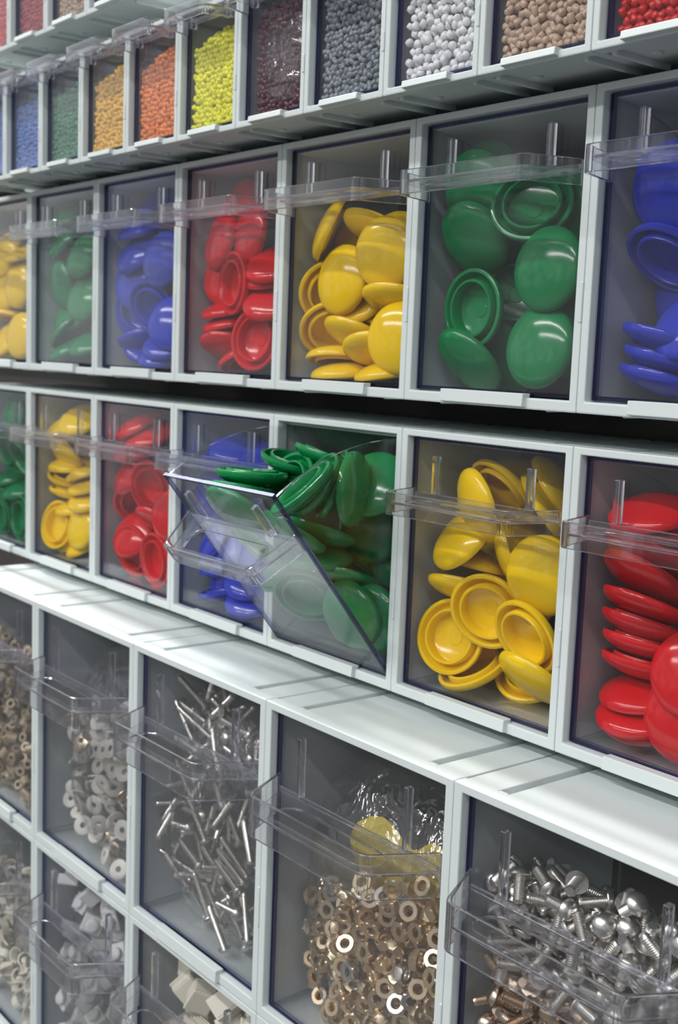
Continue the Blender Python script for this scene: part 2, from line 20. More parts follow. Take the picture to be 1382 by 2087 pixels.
'bolt': [(0.6807,-0.0375,-0.2145,0.97,-0.18,-0.18), (0.6691,-0.0225,-0.1941,-0.95,0.24,0.22), (0.682,-0.0121,-0.2122,-0.34,-0.93,-0.14), (0.6646,-0.0426,-0.2442,-0.71,-0.64,0.28), (0.6523,-0.0212,-0.2548,-0.7,-0.03,-0.72), (0.6309,-0.0157,-0.2294,-0.35,-0.94,0.03), (0.6214,0.0036,-0.2265,-0.8,-0.48,-0.35), (0.6612,-0.0426,-0.2366,-0.94,0.34,-0.07), (0.6044,-0.0298,-0.2162,0.32,-0.64,0.7), (0.6056,-0.0338,-0.2507,-0.91,0.36,0.2), (0.6483,0.0184,-0.221,0.03,0.92,0.4), (0.6104,-0.0152,-0.2048,-0.95,-0.18,0.26), (0.6161,-0.0336,-0.2149,-0.1,0.99,-0.07), (0.6325,-0.0274,-0.2106,-0.54,0.53,0.65), (0.6088,-0.0234,-0.2609,-0.7,-0.66,0.26), (0.6316,-0.0131,-0.2136,0.63,0.1,0.77), (0.6485,-0.0248,-0.2238,0.9,-0.37,0.22), (0.6132,-0.004,-0.2158,0.03,0.91,-0.41), (0.6711,-0.0417,-0.2273,0.99,-0.04,0.12), (0.6109,-0.0374,-0.2205,-0.18,-0.97,0.19), (0.6121,-0.0334,-0.2663,-0.03,0.87,-0.49), (0.623,-0.0299,-0.274,-0.71,0.52,-0.47), (0.6118,0.0045,-0.2168,0.91,-0.07,0.4), (0.6648,-0.0146,-0.2121,-0.52,0.84,-0.15), (0.6462,-0.0357,-0.2449,0.25,0.94,-0.22), (0.6043,-0.0094,-0.2217,0.31,-0.42,0.85), (0.6099,-0.042,-0.2554,-0.7,-0.61,0.36), (0.6013,-0.0368,-0.2774,-1,0.02,0.01), (0.6387,-0.0275,-0.2271,0.07,-0.38,-0.92), (0.6633,-0.0378,-0.2161,-0.34,0.31,-0.89), (0.6309,-0.0436,-0.2497,0.97,0.25,-0.04), (0.6063,-0.0233,-0.252,-0.93,0.28,0.25), (0.6663,-0.0355,-0.2051,0.25,-0.78,-0.57), (0.6977,-0.0412,-0.1986,0.57,0.37,-0.73), (0.6424,-0.0221,-0.2529,0.81,-0.46,-0.37), (0.6671,-0.0067,-0.2197,-0.58,0.75,0.32), (0.6356,-0.0408,-0.2347,-0.75,0.5,-0.44), (0.6059,0.011,-0.2283,-0.16,-0.71,-0.69), (0.6344,-0.0349,-0.2503,-0,-0.96,-0.29), (0.6301,-0.0308,-0.2562,-0.96,-0.22,0.15), (0.6505,-0.0339,-0.2328,0.46,0.3,-0.84), (0.6871,-0.0347,-0.2357,-0.63,-0.24,-0.74), (0.6032,-0.0352,-0.2105,-0.58,-0.76,-0.3), (0.6311,-0.0439,-0.2108,-0.84,-0.54,-0.06), (0.6213,-0.0379,-0.2192,-0.08,-0.4,-0.91), (0.6906,-0.0255,-0.2009,-0.32,-0.02,0.95), (0.6268,-0.0378,-0.2583,0.44,0.76,0.48), (0.6338,-0.0369,-0.1943,0.9,-0.23,-0.37), (0.6837,-0.0194,-0.2138,-0.11,0.92,0.37), (0.6455,-0.0289,-0.2395,0.54,0.84,0.08), (0.6947,-0.0379,-0.2342,-0.15,-0.93,0.33), (0.6429,-0.0362,-0.2573,-0.59,-0.76,0.29), (0.6288,-0.0351,-0.2149,-0.63,-0.38,0.68), (0.6656,0.0152,-0.2269,-0.46,0.07,-0.89), (0.6102,-0.0304,-0.2369,-0.79,-0.11,-0.6), (0.6926,-0.026,-0.2298,0.61,-0.26,0.75), (0.6649,-0.0107,-0.2546,0.16,-0.44,0.88), (0.6828,-0.0263,-0.2268,0.41,0.83,0.37), (0.6161,-0.0252,-0.2386,0.14,-0.82,0.55), (0.6848,-0.0052,-0.2299,0.39,0.8,-0.46), (0.6043,-0.014,-0.255,-0.47,0.35,-0.81), (0.6327,0.0146,-0.2262,0.93,0.25,-0.28), (0.6114,-0.0347,-0.2296,0.93,0.38,0.01), (0.6041,-0.0199,-0.2285,0.22,0.95,0.24), (0.6398,-0.0276,-0.2644,0.39,-0.31,0.87), (0.6369,-0.0385,-0.2217,0.17,0.7,0.7), (0.686,-0.029,-0.2063,-0.31,-0.9,0.3), (0.6092,-0.044,-0.2129,-0.66,-0.1,0.74), (0.6234,-0.0103,-0.2135,0.17,-0.52,-0.84), (0.6624,-0.0274,-0.2178,0.23,0.06,0.97), (0.6795,-0.0445,-0.2324,-0.08,-0.89,0.45), (0.6728,-0.0362,-0.2383,0.3,-0.1,-0.95), (0.7066,-0.0363,-0.2152,0.48,0.85,0.2), (0.6978,-0.0384,-0.2156,0.84,0.16,0.51), (0.6514,-0.0381,-0.2136,-0.35,0.73,0.59), (0.6522,-0.0127,-0.2077,-0.73,0.62,-0.3), (0.6182,-0.0094,-0.2006,-0,0.75,-0.66), (0.6224,-0.0421,-0.2086,0.91,0.36,-0.2), (0.6281,-0.0204,-0.2452,0.29,0.95,-0.14), (0.6644,-0.0169,-0.2462,0.31,0.21,0.93), (0.7027,-0.0286,-0.2334,0.31,-0.63,0.71), (0.6801,-0.0315,-0.2004,0.01,-0.23,-0.97), (0.634,-0.0334,-0.2024,0.73,0.67,-0.12), (0.7043,-0.0419,-0.2082,-0.66,-0.04,0.75), (0.6171,-0.0382,-0.2025,0.48,-0.01,0.88), (0.6523,-0.0188,-0.2292,-0.08,-0.12,0.99), (0.6276,-0.037,-0.2432,-0.27,0.82,-0.5), (0.6415,-0.0098,-0.2114,0.17,0.42,-0.89), (0.6222,-0.023,-0.2094,-0.06,-0.36,0.93), (0.6233,-0.0261,-0.2521,0.4,0.39,-0.83), (0.6425,-0.0379,-0.2327,-0.32,-0.91,-0.26), (0.6163,-0.0029,-0.2254,0.32,0.86,0.4), (0.626,-0.0264,-0.2344,0.41,-0.59,0.7), (0.6104,-0.0387,-0.2458,0.84,0.01,-0.54), (0.651,-0.0374,-0.2541,-0.9,-0.22,0.37), (0.6717,-0.0218,-0.2415,-0.93,0.36,0.06), (0.6117,0.0171,-0.2373,0.74,0,-0.67), (0.655,-0.0401,-0.2233,0.2,-0.9,0.39), (0.6769,-0.0362,-0.1952,0.57,-0.51,0.65), (0.6629,-0.0343,-0.2309,0.47,0.04,-0.88), (0.6566,-0.0258,-0.24,-0.81,0.21,-0.55), (0.6129,-0.0163,-0.2546,-0.15,-0.6,-0.79), (0.6368,-0.0037,-0.2152,-0.24,-0.18,-0.95), (0.6752,-0.0193,-0.2287,-0.4,-0.38,0.84), (0.6141,-0.0273,-0.2125,0.3,0.71,-0.64), (0.6415,-0.0405,-0.25,0.3,-0.83,-0.47), (0.6261,-0.0182,-0.2599,0.9,0.42,-0.09), (0.6329,-0.0261,-0.24,0.15,0.96,-0.25), (0.6167,0.0124,-0.2278,-0.17,-0.88,0.45), (0.6105,-0.0287,-0.2001,0.85,-0.24,-0.46), (0.6115,-0.0311,-0.257,0.89,-0.45,0.08), (0.608,-0.0266,-0.2259,-0.51,-0.86,0), (0.6635,-0.0253,-0.2062,-0.82,0.49,0.29), (0.6208,-0.0425,-0.1916,-0.3,0.35,0.89), (0.6664,0.0018,-0.211,0.37,0.92,-0.12), (0.6848,-0.0442,-0.2054,0.28,0.13,0.95), (0.6028,0.0213,-0.2234,0.1,0.66,-0.74), (0.657,0.0043,-0.2113,0.75,0.59,-0.31), (0.6604,-0.0295,-0.1918,0.73,0.65,0.2), (0.6024,-0.0207,-0.2041,0.14,0.45,0.88), (0.6296,-0.0075,-0.2365,0.57,-0.81,-0.14), (0.6168,-0.0168,-0.2199,-0.3,0.56,0.77), (0.6848,-0.0116,-0.2369,0.62,-0.5,-0.6), (0.6975,-0.0299,-0.2091,0.92,0.15,0.35), (0.603,-0.0307,-0.2635,-0.36,0.51,0.78), (0.6896,-0.0241,-0.2204,0.39,0.82,0.43), (0.603,-0.0227,-0.2372,0.17,0.94,0.31), (0.6093,-0.026,-0.2751,0.29,-0.07,0.95), (0.6349,-0.0353,-0.2619,-0.25,0.97,0.05), (0.6809,-0.0369,-0.2061,0.09,0.59,-0.8), (0.6263,-0.0409,-0.2334,0.87,0.49,0.11), (0.6088,-0.0077,-0.2079,0.64,0.15,-0.75), (0.6473,0.0104,-0.2324,0.85,-0.24,0.47), (0.6479,-0.0359,-0.1865,-0.43,0.9,-0.07), (0.608,-0.0163,-0.2657,0.64,-0.74,0.2), (0.6349,-0.0123,-0.2559,-0.87,-0.18,-0.46), (0.6526,0.0008,-0.2187,-0.16,0.9,-0.41), (0.6113,-0.0382,-0.2378,-0.42,0.72,0.56), (0.647,-0.0121,-0.2009,0.59,0.7,-0.41), (0.6086,0.0022,-0.2318,0.59,0.65,0.49), (0.669,-0.0424,-0.1959,0.66,-0.64,0.38), (0.6376,0.0122,-0.2135,0.96,0.03,-0.27), (0.6737,-0.0106,-0.2074,-0.56,0.03,-0.83), (0.6756,-0.0206,-0.2205,0.95,-0.12,0.28), (0.6421,-0.0383,-0.2041,-0.27,0.71,0.65), (0.6229,-0.0071,-0.222,-0.92,0.26,-0.3), (0.6755,-0.0309,-0.2177,-0.63,-0.72,0.3), (0.6439,-0.0307,-0.2085,0.02,0.69,0.73), (0.6067,-0.0438,-0.2683,-0.35,-0.16,0.92), (0.69,-0.0415,-0.2275,-0.43,0.43,-0.79), (0.6182,-0.0176,-0.233,-0.81,0.22,-0.54), (0.6329,-0.02,-0.2008,0.59,0.69,0.43), (0.6721,0.0071,-0.2151,-0.83,0.46,-0.3), (0.6032,-0.0311,-0.2816,0.14,-0.4,-0.91), (0.6333,0.0012,-0.2268,-0.39,-0.16,0.9), (0.6854,-0.0152,-0.221,0.62,-0.77,-0.14), (0.7015,-0.0348,-0.2248,-0.17,-0.55,-0.82), (0.6187,-0.0342,-0.2364,-0.85,-0.15,-0.5), (0.6085,-0.0356,-0.1953,-0.03,0.95,0.3), (0.6596,-0.0221,-0.2237,0.67,0.7,-0.26), (0.6513,-0.0437,-0.205,-0.42,-0.75,-0.51), (0.6599,-0.044,-0.2052,0.48,-0.11,-0.87), (0.6031,-0.018,-0.2436,-0.41,0.91,0.05), (0.6112,0.0101,-0.2212,-0.87,-0.44,-0.21), (0.6257,-0.0101,-0.2724,0.84,0.51,-0.2), (0.6473,-0.0091,-0.2391,-0.01,0.91,-0.41), (0.709,-0.0372,-0.1967,0.28,0.81,0.52), (0.6662,-0.0273,-0.2516,-0.45,0.33,0.83), (0.6434,0.0017,-0.2264,0.69,0.7,-0.19), (0.6034,0.0178,-0.2392,0.23,-0.36,0.9), (0.6551,0.0117,-0.2218,0.78,0.6,-0.2), (0.666,-0.0112,-0.2291,-0.75,0.11,0.65), (0.6593,-0.0104,-0.241,-0.66,-0.54,-0.52), (0.6251,-0.0168,-0.2017,0.27,0.59,-0.76), (0.6989,-0.0382,-0.1881,0.15,-0.99,0.06), (0.6917,-0.0165,-0.198,0.91,0.19,-0.37), (0.7067,-0.0417,-0.1892,0.04,-0.98,0.21), (0.6026,-0.0118,-0.2309,-0.8,0.03,-0.6), (0.6615,-0.0005,-0.2183,0.23,0.97,-0.07), (0.619,-0.0395,-0.2468,0.21,-0.94,0.28), (0.6532,-0.0226,-0.214,-0.72,-0.53,0.44), (0.617,-0.0244,-0.2734,0.19,0.97,-0.12), (0.6041,-0.0009,-0.2181,0.11,0.82,-0.57), (0.6213,-0.0307,-0.2012,-0.75,0.41,0.52), (0.603,-0.0412,-0.2018,0.01,-0.96,0.29), (0.6565,-0.0359,-0.2472,-0.54,-0.84,-0.02), (0.6449,-0.0221,-0.2118,-0.7,0.71,-0.06), (0.6559,0.0153,-0.2317,0.94,-0.33,0.08), (0.6811,-0.0373,-0.1829,0.73,-0.21,0.66), (0.6702,-0.029,-0.1891,-0.48,0.52,-0.71), (0.6556,-0.0332,-0.2063,0.52,-0.84,-0.13), (0.6064,-0.0364,-0.2591,0.46,0.88,0.12), (0.642,0.0157,-0.2263,0.18,0.82,0.54), (0.6031,-0.0199,-0.2748,-0,-0.95,0.3), (0.6778,-0.017,-0.2011,0.83,-0.55,-0.08), (0.6532,-0.0422,-0.2314,0.4,0.37,0.84), (0.6888,-0.0161,-0.2477,0.62,0.78,0.08), (0.6702,-0.0439,-0.2118,-0.44,-0.23,-0.87), (0.6884,-0.0176,-0.2397,-0.05,0.24,-0.97), (0.6298,-0.0221,-0.2191,-0.66,-0.58,0.48), (0.6696,-0.0195,-0.2048,-0.38,-0.11,-0.92), (0.6201,-0.0087,-0.2592,-0.21,0.88,-0.43), (0.6207,-0.0262,-0.2224,0.73,0.06,0.68), (0.6654,-0.0303,-0.2416,0.69,0.57,-0.46), (0.6104,-0.0065,-0.2411,-0.6,0.78,-0.17), (0.6095,-0.0199,-0.2131,0.76,-0.58,0.28), (0.6445,-0.0294,-0.2171,0.05,-0.95,0.3), (0.6632,-0.021,-0.2323,-0.58,-0.59,0.56), (0.6341,-0.0095,-0.2671,-0.01,-0.98,-0.17), (0.6892,-0.0432,-0.2127,-0.43,-0.45,-0.78), (0.7093,-0.0377,-0.2235,-0.63,0.77,0.14), (0.6523,-0.015,-0.2199,-0.09,-0.48,0.87), (0.6939,-0.0324,-0.2214,0.09,0.33,-0.94), (0.6439,0.0001,-0.2132,-0.38,0.24,0.89), (0.6552,-0.0207,-0.2002,-0.16,0.59,0.79), (0.6392,-0.0147,-0.2182,-0.07,0.41,-0.91), (0.6199,-0.0383,-0.2664,0.26,0.7,-0.66), (0.631,-0.0232,-0.2639,-0.14,0.21,-0.97), (0.6876,-0.037,-0.1977,-0.34,0.33,-0.88), (0.6293,-0.036,-0.2248,0.8,0.5,0.33), (0.7007,-0.0267,-0.1954,0.37,-0.35,0.86), (0.6686,0.0031,-0.2249,-0.92,-0.37,-0.11), (0.6259,-0.0116,-0.2492,-0.25,-0.66,-0.71), (0.6779,-0.0029,-0.2082,0.3,0.17,-0.94), (0.6794,-0.0289,-0.2113,0.67,-0.58,0.46), (0.6374,-0.021,-0.2325,0.67,0.42,-0.62), (0.6487,-0.0421,-0.1972,0.99,-0.13,0.04), (0.6448,-0.0076,-0.2188,-0.88,-0.08,0.46), (0.6721,-0.0281,-0.2304,0.71,0.35,-0.61), (0.6789,-0.0403,-0.2246,0.69,0.47,-0.55), (0.6501,-0.0255,-0.2488,-0.69,0.65,0.32), (0.634,-0.0142,-0.2411,0.87,0.22,-0.44), (0.6095,-0.0438,-0.2278,-0.81,-0.53,-0.26)],
'screw': [(0.3371,-0.0409,-0.3073,0.85,0.08,-0.51), (0.342,-0.0346,-0.2932,0.95,-0.03,-0.32), (0.36,-0.0286,-0.2961,0.89,-0.02,-0.45), (0.3962,-0.0411,-0.2875,0.93,-0.02,-0.36), (0.3925,-0.0348,-0.2855,0.86,0.11,-0.5), (0.3424,-0.0291,-0.33,0.9,-0.09,-0.43), (0.3645,-0.0413,-0.3169,0.54,0.06,-0.84), (0.3686,-0.0346,-0.3231,0.62,0.04,-0.78), (0.3877,-0.0286,-0.3302,0.64,0.06,-0.76), (0.4068,-0.0408,-0.3134,0.15,0.02,-0.99), (0.3,-0.036,-0.2741,-0.69,0.07,-0.72), (0.3542,-0.03,-0.2698,-0.41,-0,-0.91), (0.3694,-0.0408,-0.2537,-0.68,0.05,-0.73), (0.3286,-0.0339,-0.2723,0.97,-0.09,0.22), (0.307,-0.021,-0.219,0.21,0.34,-0.92), (0.2993,-0.0247,-0.1972,-0.98,-0.04,0.18), (0.3083,-0.016,-0.1902,-0.53,-0.24,0.82), (0.3274,-0.0134,-0.2137,1,0.01,0.03), (0.3823,-0.0261,-0.1963,0.99,0.1,-0.14), (0.3527,-0.038,-0.27,0.42,0.19,-0.89), (0.3748,-0.0268,-0.2671,0.69,-0.04,-0.72), (0.3019,-0.0408,-0.2843,-0.63,0.04,-0.77), (0.3901,-0.0366,-0.3057,0.98,-0.1,0.17), (0.3129,-0.0279,-0.2805,0.55,-0.04,0.84), (0.3823,-0.041,-0.3298,0.32,0.22,-0.92), (0.3905,-0.0344,-0.218,0.71,-0.09,-0.7), (0.3005,-0.01,-0.2181,-0.6,-0.1,-0.79), (0.3434,-0.0267,-0.1922,-0.78,0.06,-0.62), (0.3522,-0.0153,-0.2197,0.98,-0.19,0.03), (0.3097,-0.0271,-0.2343,-0.69,-0.29,-0.67), (0.4076,-0.041,-0.2629,-0.02,0.22,-0.97), (0.3296,-0.0347,-0.2525,-0.59,-0,-0.81), (0.3871,-0.0293,-0.2841,0.67,0.23,-0.71), (0.3249,-0.0273,-0.224,1,0,-0.08), (0.3318,0.0045,-0.2385,0.55,0.77,-0.32), (0.343,0.002,-0.2624,0.13,-0.53,-0.84), (0.3413,-0.0132,-0.2069,-0.66,-0.19,-0.73), (0.3198,0.0019,-0.2948,0.81,-0.58,-0.09), (0.3468,-0.0001,-0.3013,0.34,0.13,0.93), (0.3228,0.0028,-0.2071,0.56,0.08,-0.82), (0.3301,-0.0065,-0.1995,0.44,0.01,-0.9), (0.3192,-0.0184,-0.1954,0.74,0.29,-0.6), (0.345,-0.0048,-0.2246,0.87,-0.33,-0.37), (0.3712,-0.0183,-0.2156,-0.39,-0.89,0.23), (0.3555,-0.0121,-0.3301,-0.42,-0.66,-0.62), (0.386,-0.0237,-0.3236,0.06,0.25,-0.97), (0.3419,-0.0284,-0.2692,-0.57,0.21,-0.79), (0.3553,-0.0138,-0.2025,0.54,0.47,-0.7), (0.3445,0.0002,-0.2498,-0.88,-0.33,-0.33), (0.3409,-0.019,-0.239,0.33,-0.07,-0.94), (0.3071,0.0032,-0.265,0.15,0.44,-0.89), (0.3219,-0.0111,-0.2755,0.1,0.84,-0.54), (0.3298,-0.0019,-0.3277,0.79,0.07,-0.61), (0.3209,-0.0275,-0.256,0.34,0.23,-0.91), (0.3102,-0.0039,-0.1939,0.45,-0.83,-0.33), (0.3114,-0.0193,-0.3128,0.49,0.67,-0.56), (0.3449,-0.0068,-0.3107,-0.33,0.69,0.65), (0.3427,-0.0193,-0.2549,0,0.37,-0.93), (0.3329,-0.0213,-0.306,-0.08,0.96,-0.27), (0.3648,-0.0225,-0.2658,-0.37,-0.06,-0.93), (0.3189,-0.0158,-0.1889,-0.56,0.19,-0.81), (0.3217,0.0007,-0.2439,0.36,-0,-0.93), (0.3226,-0.0173,-0.2369,0.88,-0.25,-0.4), (0.3756,-0.0206,-0.2847,0.7,0.71,0.09), (0.3189,-0.017,-0.3031,0.65,-0.13,-0.74), (0.3326,-0.0276,-0.2638,0.4,-0.87,0.29), (0.3504,-0.012,-0.306,0.72,-0.05,-0.7), (0.3202,-0.021,-0.2425,0.82,0.42,0.39), (0.3554,-0.0186,-0.3135,0.78,0.24,0.58), (0.3217,-0.0152,-0.2257,-0.24,0.19,-0.95), (0.3437,-0.0213,-0.1983,-0.65,0.46,-0.6), (0.3174,-0.003,-0.2092,0.72,0.13,-0.69), (0.3226,-0.0071,-0.3096,0.91,0.28,0.31), (0.362,-0.0073,-0.2605,-0.23,-0.97,-0.04), (0.3052,0.006,-0.2102,-0.86,-0.04,-0.51), (0.3124,-0.0174,-0.2631,0.45,0.9,-0.01), (0.301,-0.0163,-0.3224,-0.54,-0.78,0.32), (0.3433,-0.0121,-0.2875,0.56,-0.3,-0.77), (0.3301,-0.0223,-0.2113,0.46,0.58,-0.67), (0.3443,-0.0248,-0.3111,0.06,-0.26,-0.96), (0.3387,0.003,-0.3058,0.11,-0.14,0.98), (0.3497,-0.0281,-0.2261,0.01,0.15,-0.99), (0.3143,-0.0093,-0.3045,-0.12,-0.29,-0.95), (0.339,-0.017,-0.3097,-0.38,-0.39,0.84), (0.3137,0.0028,-0.2805,-0.53,0.24,-0.82), (0.3517,-0.0234,-0.206,0.25,-0.8,0.54)],
'washer': [(0.2568,-0.0421,-0.2717,0.87,-0.03,-0.5), (0.2487,-0.0423,-0.3283,0.34,-0.81,0.48), (0.2378,-0.0312,-0.2596,0.4,-0.9,-0.2), (0.1548,-0.0283,-0.2385,0.11,-0.93,-0.34), (0.1881,-0.0303,-0.2264,-0.04,-1,0.09), (0.2299,-0.0366,-0.2748,0.9,-0.43,0.1), (0.1939,-0.0376,-0.2575,-0.48,-0.88,-0.05), (0.1551,-0.0283,-0.2447,0.57,-0.71,0.41), (0.1627,-0.0346,-0.2977,0.53,-0.84,-0.11), (0.1623,-0.0343,-0.2555,0.31,-0.93,-0.17), (0.2104,-0.0331,-0.2441,0.28,-0.67,-0.69), (0.2525,-0.0418,-0.2981,0.38,-0.91,0.19), (0.1839,-0.0391,-0.2939,-0.32,0.53,0.79), (0.2085,-0.036,-0.2797,0.45,-0.75,0.49), (0.18,-0.0375,-0.2542,0.3,-0.81,0.5), (0.2058,-0.0363,-0.2652,0.12,-0.87,0.47), (0.1639,-0.028,-0.2712,0.84,-0.52,0.17), (0.2261,-0.0434,-0.2467,0.1,-0.91,0.41), (0.2509,-0.0422,-0.2369,0.5,-0.82,0.27), (0.1544,-0.0298,-0.2754,-0.47,-0.58,0.67), (0.2265,-0.0273,-0.2875,-0.07,-0.86,-0.51), (0.2027,-0.0344,-0.2326,0.01,-0.73,0.68), (0.2419,-0.0417,-0.2954,1,-0,-0.05), (0.256,-0.0416,-0.2452,0.63,-0.62,-0.48), (0.2457,-0.037,-0.2587,0.23,-0.8,0.56), (0.2117,-0.0405,-0.2714,0.36,-0.19,-0.91), (0.2362,-0.0422,-0.2303,0,-0.26,-0.97), (0.2458,-0.0386,-0.2467,-0,-0.25,0.97), (0.184,-0.0351,-0.2866,-0.19,0.9,0.38), (0.2038,-0.0267,-0.32,-0.15,-0.96,-0.25), (0.2242,-0.04,-0.3265,-0.23,-0.93,0.29), (0.225,-0.0361,-0.253,0.4,-0.91,-0.09), (0.227,-0.0383,-0.2905,0.09,-0.94,-0.33), (0.2019,-0.0129,-0.2391,-0.16,-0.91,-0.38), (0.2047,-0.0373,-0.318,0.22,-0.82,0.53), (0.1908,-0.0347,-0.2468,0.75,-0.4,-0.53), (0.1961,-0.035,-0.2844,0.59,-0.45,-0.67), (0.2239,-0.0424,-0.2728,0.27,-0.91,-0.32), (0.2204,-0.0389,-0.2349,-0.14,-0.99,-0.05), (0.2118,-0.025,-0.2545,0.11,-0.97,0.23), (0.2137,-0.0407,-0.2527,0.4,0.42,-0.81), (0.222,-0.0267,-0.2726,-0.35,-0.69,0.64), (0.2477,-0.0393,-0.2833,-0.13,-0.82,-0.55), (0.1767,-0.0359,-0.2649,0.24,-0.8,-0.55), (0.2114,-0.0395,-0.238,0.53,-0.7,0.47), (0.2026,-0.0366,-0.2542,0.34,-0.94,0.03), (0.2248,-0.033,-0.3101,0.26,-0.94,-0.23), (0.2374,-0.0324,-0.217,0.28,-0.8,0.53), (0.2174,-0.0421,-0.3054,0.78,-0.6,-0.18), (0.2193,-0.032,-0.3277,0.34,-0.93,0.16), (0.186,-0.0385,-0.3179,0.54,-0.76,0.35), (0.2274,-0.0365,-0.2622,0.1,-0.95,0.3), (0.2437,-0.0397,-0.3066,-0.58,-0.15,0.8), (0.1626,-0.0276,-0.3151,0.06,-0.98,-0.2), (0.1772,-0.0384,-0.3032,-0.02,-0.96,-0.29), (0.177,-0.0258,-0.2442,0.64,-0.71,0.3), (0.1969,-0.0291,-0.2642,-0.49,-0.81,0.34), (0.1858,-0.0378,-0.2351,-0.61,-0.52,-0.6), (0.1552,-0.0253,-0.287,-0.03,-0.42,0.91), (0.2356,-0.0428,-0.2433,0.07,-0.91,0.41), (0.1706,-0.0335,-0.3131,0.2,-0.43,0.88), (0.1547,-0.0328,-0.3081,0.38,-0.77,0.52), (0.1552,-0.0238,-0.2669,-0.11,0.35,0.93), (0.1591,-0.0336,-0.2433,0.74,-0.27,-0.62), (0.168,-0.0286,-0.2922,-0.16,-0.9,-0.41), (0.2237,-0.041,-0.2237,0.29,-0.35,-0.89), (0.2038,-0.0386,-0.2962,0.39,-0.92,-0), (0.215,-0.042,-0.2291,0.29,-0.68,0.67), (0.2301,-0.0422,-0.2833,0.24,0.3,0.92), (0.2496,-0.0432,-0.2169,0.82,-0.57,-0.12), (0.2133,-0.0329,-0.3228,0.48,-0.83,0.28), (0.2188,-0.0341,-0.2634,0.34,-0.93,-0.16)],
